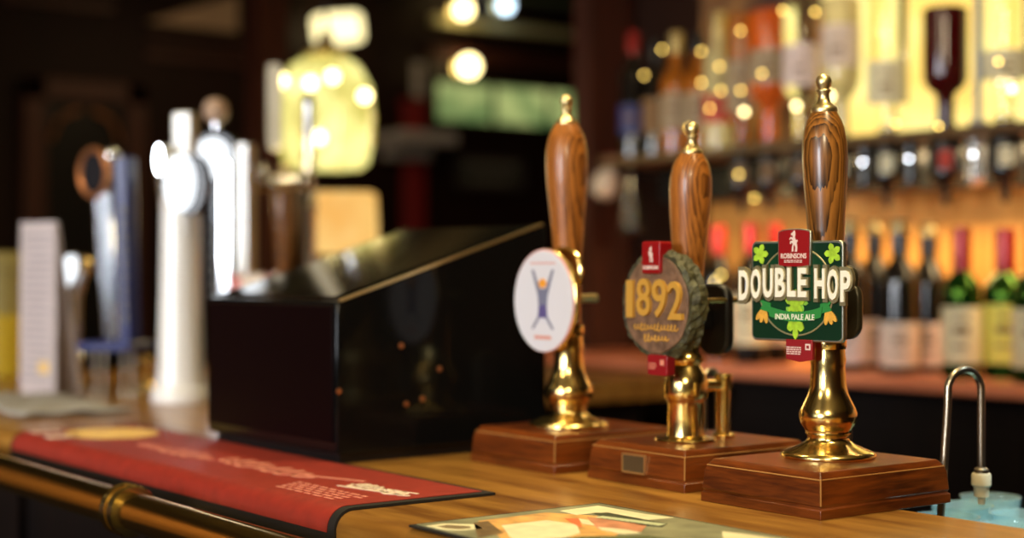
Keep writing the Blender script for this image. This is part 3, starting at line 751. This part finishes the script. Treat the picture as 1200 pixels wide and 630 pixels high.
mb('brass_satin').tube([(.0, .006, .002), (.004, .075, .002)], .0052, 16).build('fixing_bolt', t)
# staff-side clips seen from behind
pc = P_c(839, 374, 1.172 + .040)
t = thing('pump_clip', 'black back of a round clip facing the staff on middle pump', 'pump clip', pc, 0)
mb('black_metal').prism(rrect(.046, .078, .018), -.006, .006).build('backing_plate', t, bevel=.003)
mb('black_metal').box((-.008, -.010, 0), (.014, .014, .02)).build('clip_bracket', t)
pc = P_c(980, 354, 1.183 + .034)
t = thing('pump_clip', 'dark back of a clip facing the staff behind green clip', 'pump clip', pc, 0)
bl = mat('dark_olive_metal', (.045, .04, .025), .35, .5)
mb(bl).prism(rrect(.064, .058, .016, cz=-.008), -.004, .004).prism(rrect(.05, .03, .012, cx=.002, cz=.022), -.004, .004).build('backing_plate', t, bevel=.002)
mb('black_metal').box((-.010, -.009, 0), (.014, .011, .02)).build('clip_bracket', t)

# ------ swan-neck spouts
def arc_pts(p0, p1, rise, n=14, lean=0):
    """inverted U from p0 up over to p1"""
    p0 = Vector(p0); p1 = Vector(p1); d = (p1 - p0); d.z = 0; r = d.length / 2; dn = d.normalized(); mid = (p0 + p1) / 2
    zt = rise - r; pts = [p0]
    for i in range(n + 1):
        a = PI - PI * i / n; q = Vector((mid.x, mid.y, zt)) + dn * (r * math.cos(a)); q.z = zt + r * math.sin(a); pts.append(q)
    pts.append(p1); return pts
def spout(label, px0, c0, px1, x1p, ztop, zend, r, zbase, lean=0):
    p0 = P_c(px0, 400, c0); p0.z = zbase
    q = P_x(px1, 400, p0.x + x1p); p1 = Vector((q.x, q.y, zend))
    t = thing('swan_neck_spout', label, 'beer spout', (p0.x, p0.y, zbase))
    o = -Vector(t.location)
    pts = [p0] + arc_pts(p0 + (Vector((p1.x, p1.y, p0.z)) - p0) * lean, p1, ztop)[1:]
    pts[1] = pts[1] + Vector((0, 0, -.015))
    k = (pts[1] - pts[0]); pts[0] = pts[0]
    mb('steel').tube([p + o for p in pts], r, 16).build('bent_pipe', t)
    return t, p1 + o
t, e = spout('tall bent metal spout right of the front pump, cream nozzle at its end', 1098, 1.300, 1150, .012, 1.2245, 1.118, .0040, 1.02, .24)
mb('steel').lathe([(.0045, .0), (.0075, -.002), (.0075, -.006), (.006, -.008)], 20, Tm(*e) @ Tm(z=.006)).build('collar', t)
mb('cream_plastic').lathe([(.009, 0), (.0098, -.002), (.0098, -.012), (.0085, -.0135), (.0075, -.015), (.0075, -.024), (.004, -.025), (.0035, -.032), (.0, -.032)], 20, Tm(*e)).build('nozzle', t)
t2, e2 = spout('thin grey bent spout rising behind the side outlet of middle pump', 824, 1.30, 842, -.0, 1.206, 1.12, .0042, 1.02)
t3, e3 = spout('short grey spout just visible behind the front brass column', 975, 1.30, 994, -.0, 1.175, 1.10, .0038, 1.02)

# ================================================================== till
c0 = .935; cx0, cx1 = -1.92, -1.585
t = thing('till', 'large glossy black wedge-shaped till standing on the bar', 'till', ((cx0 + cx1) / 2, 1.08, TOP))
W2 = (cx1 - cx0) / 2; ys = c0 - 1.08; ye = 1.243 - 1.08
zt0, zt1 = .188, .285
mb('black_gloss').xprof([(ys, .012), (ye, .012), (ye, zt1), (ys, zt0)], -W2, W2).build('housing', t, bevel=.003)
mb('black_metal').box((0, (ys + ye) / 2, .006), (2 * W2 - .02, ye - ys - .02, .012)).build('foot', t)
mb('maroon_gloss').box((0, ys - .001, (.02 + zt0) / 2), (2 * W2 - .012, .003, zt0 - .03)).build('customer_panel', t, bevel=.001)
dz = (zt1 - zt0) / (ye - ys)
sl = math.atan(dz); Lh = math.hypot(ye - ys, zt1 - zt0)
TT = Tm(0, (ys + ye) / 2, (zt0 + zt1) / 2, rx=sl)
mb(mat('black_touch_glass', (.006, .006, .005), .06, coat=1)).box((0, 0, .0015), (2 * W2 - .05, Lh - .03, .002), T=TT).build('screen', t)
b = mb('brass_satin'); b.box((W2 - .002, 0, .0005), (.004, Lh - .01, .003), T=TT); b.build('edge_trim', t)
for (py, pz) in ((470, 405), (515, 432), (495, 467), (476, 473), (397, 458)):
    q = P_x(py, pz, cx1)
    mb('copper').lathe([(.0035, 0), (.0035, .001), (0, .0018)], 12, Tm(W2, q.y - 1.08, q.z - TOP, ry=PI / 2)).build('screw', t)

# ================================================================== taps on the far end of the bar
p = P_z(212, 470, TOP)
t = thing('beer_tower', 'tall white enamel beer tower with flared foot and lit oval badge', 'beer tower', (p.x, p.y, TOP), R(35))
mb('font_white').lathe([(.050, 0), (.052, .006), (.050, .022), (.043, .030), (.040, .06), (.036, .20), (.034, .34), (.030, .362), (.018, .374), (0, .378)], 40, Tm(0, 0, 0)).build('column', t)
mb('font_cream').prism(rrect(.036, .50, .006, cz=.25), .032, .062, Tm(-.018, 0, 0)).build('back_pillar', t, bevel=.003)
mb('white_glow').prism(ell(.028, .048, 32), -.012, 0, Tm(.027, -.045, .372)).build('round_badge', t, bevel=.003)
mb('black_gloss').prism(ell(.030, .051, 32), 0, .03, Tm(.040, -.045, .37)).build('badge_back', t)
mb('chrome').prism(ell(.010, .028, 24, -.040, .415), -.005, .03).build('tap_handle', t, bevel=.003)
mb('chrome').tube([(-.045, .01, .40), (-.03, .0, .33)], .01, 12).build('tap_body', t)
p = P_z(262, 457, TOP)
t = thing('beer_tower', 'chrome beer tower with shining dome and ball-topped handle beside the white tower', 'beer tower', (p.x, p.y, TOP), R(35))
mb('black_gloss').prism(rrect(.050, .42, .010, cz=.21), -.012, .03).build('column', t, bevel=.003)
mb('chrome').prism(rrect(.024, .43, .008, cz=.215), -.024, -.0125, Tm(.014, 0, 0)).build('chrome_strip', t, bevel=.003)
mb('font_cream').prism(rrect(.022, .46, .006, cz=.23), -.015, .025, Tm(.045, 0, 0)).build('side_pillar', t)
mb('black_gloss').lathe([(.048, -.01), (.050, 0), (.048, .010)], 32, Tm(-.022, .012, .435, rx=PI / 2)).build('black_disc', t)
mb('white_glow').lathe([(.040, .0), (.036, .012), (.024, .022), (0, .026)], 28, Tm(-.022, -.005, .432, rx=PI / 2)).build('shine_dome', t)  # blue-white shine of the chrome dome, put in as glow
mb('chrome').lathe([(.006, 0), (.006, .02)], 16, Tm(-.022, .01, .49)).build('stem', t)
mb(mat('tan_ball', (.5, .33, .22), .4)).ball((-.022, .01, .525), .024).build('ball_knob', t)
b = mb('chalk')
for k in range(8): b.box((-.012, -.0130, .12 + k * .026), (.010, .002, .018))
b.build('side_lettering', t)
p = P_z(134, 462, TOP)
t = thing('beer_tower', 'slanting chrome and dark blue beer tower with copper ringed badge', 'beer tower', (p.x, p.y, TOP), R(35))
lg = mb('steel')
for x_, y_ in ((-.04, 0), (.04, 0), (0, .03), (.0, -.03)): lg.lathe([(.009, 0), (.009, .006), (.003, .010), (.0025, .085)], 14, Tm(x_, y_, 0))
lg.build('brass_feet', t)
mb('blue').prism(rrect(.11, .016, .006, cz=.088), -.04, .04).build('base_plate', t, bevel=.003)
mb('chrome').add([(-.012, -.02, .095), (.022, -.02, .095), (.022, .02, .095), (-.012, .02, .095), (-.035, -.02, .37), (.008, -.02, .37), (.008, .02, .37), (-.035, .02, .37)],
    [(3, 2, 1, 0), (4, 5, 6, 7), (0, 1, 5, 4), (1, 2, 6, 5), (2, 3, 7, 6), (3, 0, 4, 7)]).build('chrome_column', t, bevel=.005)
mb('blue').add([(.024, -.02, .095), (.045, -.02, .095), (.045, .02, .095), (.024, .02, .095), (.010, -.02, .43), (.036, -.02, .43), (.036, .02, .43), (.010, .02, .43)],
    [(3, 2, 1, 0), (4, 5, 6, 7), (0, 1, 5, 4), (1, 2, 6, 5), (2, 3, 7, 6), (3, 0, 4, 7)]).build('blue_slab', t, bevel=.004)
mb('copper').tube([(-.030 + .028 * math.cos(a), -.02, .400 + .042 * math.sin(a)) for a in [2 * PI * i / 32 for i in range(32)]], .006, 8, closed=True).build('copper_ring', t)
mb('maroon_gloss').prism(ell(.026, .040, 32, -.030, .40), -.022, -.012).build('badge_face', t)
mb('chrome').ball((.005, -.015, .43), .016).build('top_knob', t)
b = mb('chalk')
for k in range(9): b.box((.036 - k * .0006, -.0215, .14 + k * .024), (.008, .002, .014))
b.build('side_lettering', t)
p = P_z(90, 458, TOP)
t = thing('beer_tap', 'small chrome tap with tilted oval handle left of the blue tower', 'beer tap', (p.x, p.y, TOP), R(35))
mb('chrome').lathe([(.028, 0), (.028, .006), (.012, .014), (.010, .06), (.013, .065), (.009, .07), (.008, .17), (.012, .18), (.010, .19)], 24).build('stem', t)
mb('chrome').tube([(0, 0, .18), (.02, -.01, .215), (.035, -.01, .235)], .009, 12).build('spout_arm', t)
mb('white_glow').prism(ell(.016, .032, 24), -.008, 0, Tm(-.008, -.018, .222, ry=R(25))).build('oval_shine', t)  # highlight on the tilted chrome handle, put in as glow
mb('chrome').prism(ell(.020, .037, 24), 0, .012, Tm(-.008, -.018, .222, ry=R(25))).build('badge_holder', t, bevel=.002)
mb('brass').tube([(.033 + .010 * math.cos(a), -.022, .235 + .012 * math.sin(a)) for a in [2 * PI * i / 20 for i in range(20)]], .004, 8, closed=True).build('gold_ring', t)
for c3 in ((-.015, -.025, .028), (.015, -.028, .020)): mb('brass').ball(c3, .011).build('foot_knob', t)
# brass feet / small taps by the blue tower
p = P_z(172, 455, TOP)
t = tag(mb('brass').lathe([(.018, 0), (.018, .004), (.008, .01), (.007, .035), (.013, .045), (.013, .055), (.006, .065), (0, .067)], 20).build('brass_knob', loc=(p.x, p.y, TOP)), 'small brass knob on counter between blue and white towers', 'knob')
# menu card, yellow tub, folded towel
p = P_z(48, 462, TOP)
t = thing('menu_card', 'tall pale pinkish menu card standing at the far left of bar', 'menu', (p.x, p.y, TOP), R(14))
mb('card').add([(-.055, -.008, 0), (.055, -.008, 0), (.055, -.006, .312), (-.055, -.006, .312), (-.055, -.005, 0), (.055, -.005, 0), (.055, -.003, .312), (-.055, -.003, .312)],
    [(0, 1, 2, 3), (7, 6, 5, 4), (0, 4, 5, 1), (1, 5, 6, 2), (2, 6, 7, 3), (3, 7, 4, 0)]).build('front_leaf', t, smooth=False)
mb('card').add([(-.055, .045, 0), (.055, .045, 0), (.055, -.003, .312), (-.055, -.003, .312), (-.055, .048, 0), (.055, .048, 0), (.055, .0, .312), (-.055, .0, .312)],
    [(0, 1, 2, 3), (7, 6, 5, 4), (0, 4, 5, 1), (1, 5, 6, 2), (2, 6, 7, 3), (3, 7, 4, 0)]).build('back_leaf', t, smooth=False)
b = mb('card_ink'); rnd = random.Random(8)
for k in range(20): b.box((rnd.uniform(-.006, .006), -.0083 + .0021 * (.03 + k * .0135) / .312, .03 + k * .0135), (rnd.uniform(.05, .085), .0006, .0045))
b.build('print', t, smooth=False); mb('gold_mottle').box((.02, -.0082, .05), (.03, .0005, .02)).build('gold_print', t)
p = P_z(6, 440, TOP)
t = thing('collection_tub', 'yellow plastic tub with duller lid, cut by the left picture edge', 'tub', (p.x, p.y, TOP), R(35))
mb('yellow').lathe([(.055, 0), (.058, .004), (.060, .12), (.055, .125), (.055, .13)], 32).build('tub', t)
mb(mat('dull_ochre_plastic', (.30, .24, .07), .5)).lathe([(.052, .13), (.052, .22), (.062, .225), (.062, .25), (.055, .262), (0, .264)], 32).build('lid', t)
b = mb('towel'); g = []; n1, n2 = 20, 10
for j in range(n2 + 1):
    for i in range(n1 + 1):
        u, v = i / n1, j / n2; g.append(((u - .5) * .42 + .02 * v, (v - .5) * .17 + .012 * math.sin(u * 5), .006 + .0035 * math.sin(u * 14 + v * 6) * math.sin(v * 9) + .0025))
fs = [(j * (n1 + 1) + i, j * (n1 + 1) + i + 1, (j + 1) * (n1 + 1) + i + 1, (j + 1) * (n1 + 1) + i) for j in range(n2) for i in range(n1)]
b.add(g, fs); p = P_z(52, 478, TOP)
o = b.build('bar_towel', loc=(p.x - .05, p.y, TOP)); so = o.modifiers.new('thick', 'SOLIDIFY'); so.thickness = .005; so.offset = -1
tag(o, 'crumpled grey bar towel lying on counter in front of menu card', 'towel')

# ---- things on the return counter beyond the till
p = P_d(333, 300, 3.3)
t = thing('hand_pump', 'blurred distant hand pump with brown handle and brass finial beyond the till', 'beer pump', (p.x, p.y, TOP))
pump_box(t, p.x - .07, p.x + .07, p.y - .08, p.y + .08)
brass_body(t, .042)
mb('handle_dark').lathe(handle_prof(.154, .410, .0245), 40).build('wooden_handle', t)
mb('brass_satin').lathe(finial_prof(.408, 1.1), 24).build('brass_finial', t)
p = P_d(362, 300, 3.15)
t = thing('beer_tower', 'slim chrome tee-bar beer tower under the lantern with cream handle', 'beer tower', (p.x, p.y, TOP), R(53))
mb('chrome').lathe([(.04, 0), (.04, .01), (.016, .02), (.014, .34), (.018, .35), (.014, .36), (.010, .55), (.013, .57), (0, .58)], 24).build('column', t)
mb('chrome').tube([(-.155, 0, .398), (.01, 0, .398)], .014, 16).build('cross_bar', t)
for c3, r3 in (((-.005, -.02, .40), .02), ((-.09, -.02, .42), .014), ((-.14, -.01, .43), .018)): mb('chrome').ball(c3, r3).build('tap_knob', t)
mb('font_cream').prism(rrect(.026, .17, .01, cz=.55), -.012, .012, Tm(-.068, 0, 0)).build('cream_handle', t)
p = P_d(405, 262, 3.55)
t = thing('table_lamp', 'small table lamp with glowing amber square shade beyond the till', 'lamp', (p.x, p.y, TOP), R(53))
mb('brass').lathe([(.05, 0), (.05, .008), (.02, .02), (.012, .05), (.02, .09), (.012, .14), (.008, .26)], 24).build('base', t)
mb('shade_glow').prism([(-.072, -.07), (.072, -.07), (.066, .07), (-.062, .07)], -.055, .055, Tm(0, 0, .33)).build('shade', t, bevel=.008)
p = P_d(302, 318, 2.75)
t = thing('napkin_pot', 'pot of pink and cream paper napkins just beyond the till', 'napkin holder', (p.x, p.y, TOP), R(20))
mb('black_metal').lathe([(.05, 0), (.055, .004), (.058, .15), (.054, .15), (.052, .01)], 24).build('pot', t)
rnd = random.Random(4)
for k in range(9):
    an = 2 * PI * k / 9; mm = 'napkin_pink' if k % 3 == 0 else 'napkin_cream'; r_ = .028
    mb(mm).prism([(-.016, 0), (.016, 0), (.022, .09), (.004, .075 + rnd.uniform(0, .02)), (-.018, .10)], -.003, .003,
        Tm(r_ * math.cos(an), r_ * math.sin(an), .122, rx=rnd.uniform(-.12, .12), ry=rnd.uniform(-.15, .15), rz=an * 1.7)).build('napkin', t, smooth=False)
# ---- lantern
p = P_d(382, 134, 3.75)
t = thing('hanging_lantern', 'large glowing yellow glass lantern hanging left of centre', 'lantern', (p.x, p.y, p.z - .13), R(53))
mb('lantern_glow').lathe([(.085, 0), (.105, .015), (.115, .06), (.118, .13), (.112, .20), (.085, .245), (.05, .265)], 8, Tm(rz=R(22.5))).build('glass', t, smooth=False)
b = mb('brass_satin')
for k in range(8):
    a = R(22.5 + 45 * k); b.tube([(.087 * math.cos(a), .087 * math.sin(a), 0), (.117 * math.cos(a), .117 * math.sin(a), .06), (.120 * math.cos(a), .120 * math.sin(a), .13), (.087 * math.cos(a), .087 * math.sin(a), .245)], .0025, 6)
b.lathe([(.055, .26), (.06, .27), (.02, .30), (.01, .33)], 20); b.build('frame', t)
for k, (x_, z_) in enumerate(((-.092, .20), (-.02, .19), (.03, .205), (.10, .165), (.0, .065))):
    mb('bulb').ball((x_, -math.sqrt(max(.0, .128 ** 2 - x_ ** 2)), z_), .014, 12).build('bulb', t)
mb('black_metal').tube([(0, 0, .32), (0, 0, 2.5 - (p.z - .13))], .004, 8).build('hanging_rod', t)
ld = bpy.data.lights.new('lantern_light', 'POINT'); ld.energy = 6; ld.color = (1, .75, .35); ld.shadow_soft_size = .12
lo = bpy.data.objects.new('lantern_light', ld); COL.objects.link(lo); lo.location = (p.x + .1, p.y - .15, p.z - .18)

# ================================================================== back bar
BF = 2.38; BZ = 1.122
t = thing('back_counter', 'reddish wooden back bar counter under the row of bottles', 'counter', (-1.2, 2.55, 0))
mb('shelf_wood').box((.05, .005, BZ - .0125), (3.9, .35, .025)).build('counter_top', t, bevel=.004)
b = mb('bar_front').box((.05, .04, .54), (3.9, .28, 1.09))
for k in range(8): b.box((-1.75 + k * .5, -.095, .55), (.46, .02, .95))
b.build('cupboards', t)
# orange back board
struct(mb('back_wood').box((-.965, 2.745, 1.33), (3.73, .03, .41)).build('trim_8'))
# optic rail; the black strip below it stands for the rail's shadow
t = thing('optic_rail', 'pale wooden shelf rail carrying upturned bottles above black optics', 'shelf', (-1.2, 2.52, 1.585))
mb('rail_wood').box((.09, .03, 0), (3.6, .22, .018)).build('shelf_board', t, bevel=.003)
mb('cap_black').box((.09, .125, -.052), (3.6, .012, .085)).build('shade_strip', t)
# panels behind the upper row
def back_panel(px0, px1, z0, z1, m, nm):
    a = P_c(px0, 100, 2.74); c = P_c(px1, 100, 2.74)
    w2 = (c.x - a.x)
    return struct(mb(m).box(((a.x + c.x) / 2, 2.75, (z0 + z1) / 2), (w2, .02, z1 - z0)).build(nm))
back_panel(952, 1330, 1.60, 2.05, 'lit_cream', 'trim_9')
back_panel(822, 950, 1.60, 2.05, 'mirror_glow', 'mirror_glow_10')
a = P_c(951, 100, 2.72); struct(mb('post_wood').box((a.x, 2.71, 2.04), (.035, .05, .90)).build('trim_11'))

def bottle(kind, loc, h, r, glass, cap, label=None, ltxt=None, lab=(.12, .48), desc='', grp='', flip=False, rz=0, nm='wine_bottle', cat='bottle', caph=.18, hl=None, gc=None):
    t = thing(nm, desc, cat, loc, rz, grp)
    if kind == 'wine':
        pr = [(r * .86, 0), (r, .004), (r, h * .60), (r * .97, h * .64), (r * .72, h * .70), (r * .44, h * .76), (r * .38, h * .82), (r * .37, h * .95), (r * .42, h * .955), (r * .42, h * .98), (r * .3, h)]
    elif kind == 'whisky':
        pr = [(r * .88, 0), (r, .004), (r, h * .55), (r * .99, h * .60), (r * .80, h * .66), (r * .46, h * .71), (r * .40, h * .77), (r * .40, h * .94), (r * .46, h * .95), (r * .46, h), (r * .3, h)]
    elif kind == 'bulb':
        pr = [(r * .55, 0), (r * .80, .01), (r, h * .22), (r * .98, h * .42), (r * .75, h * .58), (r * .42, h * .70), (r * .34, h * .80), (r * .34, h * .98), (r * .3, h)]
    else:
        pr = [(r * .9, 0), (r, .004), (r, h * .66), (r * .92, h * .70), (r * .55, h * .75), (r * .42, h * .80), (r * .40, h * .97), (r * .3, h)]
    T = Tm(z=h, rx=PI) if flip else Matrix.Identity(4)
    mb(glass).lathe(pr, 28, T).build('glass_body', t)
    rn = r * .47
    mb(cap).lathe([(rn, h * (1 - caph)), (rn, h * .99), (rn * .95, h + .004), (0, h + .005)], 20, T).build('cap', t)
    if gc:
        mb(gc).lathe([(rn * 1.06, h * .93), (rn * 1.12, h * .935), (rn * 1.12, h * .965), (rn * 1.02, h * .985), (rn * .9, h + .006), (0, h + .007)], 20, T).build('glint_top', t)  # gold ring paints the highlight on top of a black capsule
    if label:
        lb = mb(label).lathe([(r + .0006, h * lab[0]), (r + .0006, h * lab[1])], 24, T, *((R(180) + LA, R(360) + LA) if not flip else (R(0) - LA, R(180) - LA))); lo_ = lb.build('label', t)
        b = mb('label_ink'); rnd = random.Random(int(abs(loc[0]) * 1000)); zc = h * (lab[0] + lab[1]) / 2; lh = h * (lab[1] - lab[0])
        for k in range(3):
            ac = (R(270) + LA) if not flip else (R(90) - LA); a0 = ac - R(rnd.uniform(12, 30)); a1 = ac + R(rnd.uniform(12, 30)); zz = zc + lh * (.28 - .25 * k)
            b.lathe([(r + .0011, zz), (r + .0011, zz + lh * (.05 if k != 1 else .12))], 8, T, a0, a1)
        b.build('print', lo_)
    return t
VIEW = 0.0; LA = R(37)   # labels turned a little towards the bar
# row on the back counter
low = [  # px, kind, height, radius, glass, cap, label, lab, description
    (842, 'wine', .300, .037, 'wine_glass', 'cap_red', 'label_white', (.12, .46), 'dark wine bottle with red capsule just right of the middle pump handle'),
    (880, 'wine', .300, .037, 'wine_glass', 'cap_red', 'label_cream', (.14, .50), 'dark wine bottle with red capsule left of green clip'),
    (908, 'wine', .300, .037, 'wine_glass', 'cap_red', 'label_white', (.14, .45), 'dark wine bottle with red capsule hidden mostly by green clip'),
    (996, 'wine', .300, .037, 'wine_glass', 'gold_cap_glint', 'label_pink', (.05, .34), 'gold-glinting dark wine bottle at the right edge of the green clip'),
    (1025, 'wine', .298, .037, 'wine_glass', 'gold_cap_glint', 'label_pink', (.05, .34), 'gold-glinting dark wine bottle, second right of the green clip'),
    (1054, 'wine', .296, .037, 'wine_glass', 'gold_cap_glint', 'label_white', (.05, .34), 'gold-glinting dark wine bottle, third right of the green clip'),
    (1088, 'wine', .290, .037, 'wine_glass', 'gold_cap_glint', 'label_white', (.05, .34), 'gold-glinting dark wine bottle left of the green whiskey bottles'),
    (1127, 'whisky', .280, .036, 'green_glass', 'cap_ruby', 'label_cream', (.10, .48), 'green whiskey bottle with pale label and red top above bent spout'),
    (1178, 'whisky', .278, .042, 'green_glass', 'cap_ruby', 'label_yellow', (.10, .50), 'green whiskey bottle with broad yellow label and red top'),
    (1213, 'whisky', .278, .040, 'green_glass', 'cap_ruby', 'label_cream', (.10, .48), 'green bottle cut off by the right picture edge'),
]
low_i = 0
for px, kd, h, r, gl, cp_, lb, la, de in low:
    q = P_c(px, 400, (2.47 if low_i % 2 else 2.55) if px < 1120 else (2.46 if low_i % 2 else 2.53)); low_i += 1
    bottle(kd, (q.x, q.y, BZ), h, r, gl, 'cap_black' if cp_ == 'gold_cap_glint' else cp_, lb, None, la, de, 'bottles along the back counter', rz=VIEW, nm='whiskey_bottle' if kd == 'whisky' else 'wine_bottle', caph=.20 if kd == 'wine' else .28, gc='gold_cap_glint' if cp_ == 'gold_cap_glint' else None)
# upright bottles on the rail, left part
up = [
    (742, 'spirit', .30, .033, 'wine_glass', 'cap_ruby', 'label_blue', (.18, .42), 'dark bottle with blue label and red top, leftmost on rail'),
    (768, 'spirit', .27, .031, 'wine_glass', 'cap_black', 'label_ink', (.2, .5), 'dark bottle with dim grey label beside the blue-labelled one'),
    (792, 'whisky', .28, .036, 'amber_glass', 'gold_cap_glint', 'label_dim', (.2, .5), 'amber bottle with broad buff label above the middle pump finial'),
    (818, 'whisky', .27, .034, 'amber_glass', 'cap_black', 'label_dim', (.2, .5), 'slim black-topped amber bottle right of the gold-topped one on rail'),
    (842, 'spirit', .31, .034, 'cream_glass', 'gold_cap_glint', 'label_red', (.2, .4), 'tall straw-coloured bottle with small red label on rail'),
]
for px, kd, h, r, gl, cp_, lb, la, de in up:
    q = P_c(px, 100, 2.52)
    bottle(kd, (q.x, q.y, 1.594), h, r, gl, cp_, lb, None, la, de, 'upright bottles on the optic rail', rz=VIEW, nm='spirit_bottle', caph=.16)
inv = [
    (870, .29, .036, 'amber_glass', 'label_dim', (.35, .75), 'upturned amber bottle left of the orange liqueur'),
    (902, .29, .044, 'orange_glass', 'label_dim', (.30, .55), 'upturned orange liqueur bottle with buff label left of front handle'),
    (940, .29, .040, 'clear_glass', 'label_pink', (.3, .6), 'upturned clear bottle directly behind the front pump handle'),
    (985, .29, .040, 'cream_glass', 'label_white', (.2, .5), 'upturned cream-coloured bottle first right of front handle'),
    (1040, .29, .040, 'clear_glass', 'label_cream', (.5, .8), 'upturned clear bottle left of the ruby black one'),
    (1108, .235, .043, 'ruby_glass', None, (.4, .6), 'upturned ruby-black liqueur bottle standing out against cream panel'),
    (1178, .27, .043, 'clear_glass', 'label_cream', (.5, .7), 'upturned clear bottle near right picture edge'),
]
for px, h, r, gl, lb, la, de in inv:
    q = P_c(px, 100, 2.50)
    bottle('whisky', (q.x, q.y, 1.596), h, r, gl, 'cap_black', lb, None, la, de, 'upturned bottles on the optics', flip=True, rz=VIEW, nm='optic_bottle', caph=.03)
    t = thing('optic_measure', {870: 'black optic measure under upturned amber bottle', 902: 'black optic measure under orange liqueur bottle', 940: 'black optic measure hidden behind the front handle',
              985: 'black optic measure first right of front handle', 1040: 'black optic measure with white label under clear bottle', 1108: 'black and red optic measure under ruby-black bottle',
              1178: 'black optic measure with white label near the right edge', 1236: 'black optic measure beyond right edge'}[px], 'optic', (q.x, q.y, 1.576), VIEW, 'optics under the rail')
    mb('optic_black').lathe([(.014, 0), (.032, -.004), (.035, -.03), (.035, -.065), (.020, -.085), (.009, -.095), (.006, -.125), (0, -.127)], 20).build('chamber', t)
    mb({1108: 'cap_ruby'}.get(px, 'label_cream' if px > 960 else 'label_ink')).box((0, -.0345, -.040), (.026, .004, .036), T=Tm(rz=LA)).build('label', t)
    mb('chrome').tube([(-.025, -.01, -.07), (0, -.02, -.085), (.025, -.01, -.07)], .0025, 8).build('lever', t)
# clear cylinder optics between
for px, de in ((1068, 'dark slim measure hanging left of ruby bottle'), (1143, 'clear bluish slim measure hanging right of ruby bottle'), (1014, 'dark slim measure hanging under the cream panel post')):
    q = P_c(px, 100, 2.50)
    t = thing('optic_measure', de, 'optic', (q.x, q.y, 1.576), VIEW, 'slim measures under the rail')
    mb('optic_clear' if px == 1143 else 'optic_black').lathe([(.012, 0), (.017, -.004), (.018, -.08), (.010, -.09), (0, -.092)], 18).build('chamber', t)
    mb('chrome').lathe([(.019, -.03), (.019, -.036)], 18).build('band', t)
# steel upright of optic stand
q = P_c(1146, 100, 2.46)
t = tag(mb('hose').lathe([(.015, .0), (.02, .006), (.007, .012), (.007, .45), (.010, .455), (0, .462)], 14).build('optic_stand_rod', loc=(q.x, q.y, 1.594)), 'thin grey metal rod rising from rail right of ruby bottle', 'rod')
# dark red-topped tumbler & cream jug hanging near the post
q = P_c(716, 205, 2.60)
t = thing('hanging_cloth', 'pale cloth with red loop hanging beside dark post, between the two left handles', 'cloth', q, R(30))
mb('napkin_cream').lathe([(.012, .03), (.03, .012), (.036, -.012), (.03, -.035), (.016, -.048), (0, -.05)], 14, Tm(-.008, 0, -.012, ry=R(25))).build('cloth', t)
mb('red_paint').tube([(-.03, 0, .03), (-.01, 0, .043), (.02, 0, .043), (.04, 0, .028)], .010, 10).build('loop', t)
mb('black_metal').tube([(.01, .0, .04), (.01, .155, .06)], .005, 8).build('hook', t)
q = P_c(738, 248, 2.63)
t = thing('hanging_tankard', 'small clear glass tankard hanging in the dark beside pale cloth', 'glass', q, 0)
mb('clear_glass').lathe([(.0, -.055), (.028, -.055), (.030, -.045), (.027, .035), (.029, .045), (.026, .045), (.024, -.04), (0, -.045)], 24).build('bowl', t)
mb('chrome').tube([(0, 0, .09), (0, 0, .06), (.02, 0, .047)], .003, 8).build('hook', t)
mb('black_metal').tube([(0, 0, .09), (0, .13, .10)], .004, 8).build('hanger_bar', t)
# glowing beads added as the specular glints on bottles and glass
t = thing('bottle_glints', 'tiny golden glowing beads added as glints among the spirit bottles', 'added glints', (-1.3, 2.45, 1.6))
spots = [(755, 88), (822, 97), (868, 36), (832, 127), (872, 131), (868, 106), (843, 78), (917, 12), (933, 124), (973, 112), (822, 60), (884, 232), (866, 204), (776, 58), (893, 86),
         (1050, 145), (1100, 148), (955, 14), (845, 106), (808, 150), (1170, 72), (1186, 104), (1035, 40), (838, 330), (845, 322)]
bead_cord = []
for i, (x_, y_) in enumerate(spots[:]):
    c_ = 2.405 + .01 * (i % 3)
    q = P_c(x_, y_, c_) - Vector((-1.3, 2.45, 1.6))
    if y_ < 240: bead_cord.append(q)
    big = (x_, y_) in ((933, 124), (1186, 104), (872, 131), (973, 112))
    mb('glint' if not big else 'bulb').ball(q, .0028 if not big else .006, 8).build('bulb', t)  # each glowing ball stands for one specular glint
bead_cord.sort(key=lambda v: v.x)
mb('black_metal').tube([c + Vector((0, .004, .004)) for c in bead_cord], .0008, 5).build('bead_cord', t)

# ---- glasses waiting by the glass washer behind the bar
t = thing('washer_rack', 'dark glass rack on the staff side behind bar', 'rack', (-1.02, 1.425, .915))
mb(mat('cyan_glow_plastic', (.45, .75, .85), .4)).box((0, 0, 0), (.40, .26, .02)).build('tray', t)  # tray coloured so cyan brightness shows through the glasses
b = mb('black_metal')
for s_ in (-1, 1): b.box((s_ * .18, 0, -.463), (.03, .22, .905))
b.build('stand', t)
gl = mb('glass_blue').lathe([(.0, .001), (.022, 0), (.025, .004), (.031, .13), (.0335, .146), (.0315, .146), (.029, .13), (.0235, .012), (0, .010)], 24)
k = 0
for x_, y_, nm_ in ((-1.04, 1.345, 'left of the spout nozzle, nearest the bar'), (-.965, 1.345, 'right of the spout nozzle, nearest the bar'),
                    (-1.08, 1.422, 'in the middle row, behind the spout nozzle'), (-1.005, 1.422, 'in the middle row at right picture edge'), (-1.10, 1.499, 'alone in the rearmost row')):
    t = thing('pint_glass', 'washed pale glass ' + nm_, 'glass', (x_, y_, .925), 0, 'glasses in the rack behind the bar')
    g2 = MB(); g2.v = gl.v; g2.f = gl.f; g2.mi = gl.mi; g2.mats = gl.mats
    g2.build('tumbler', t)
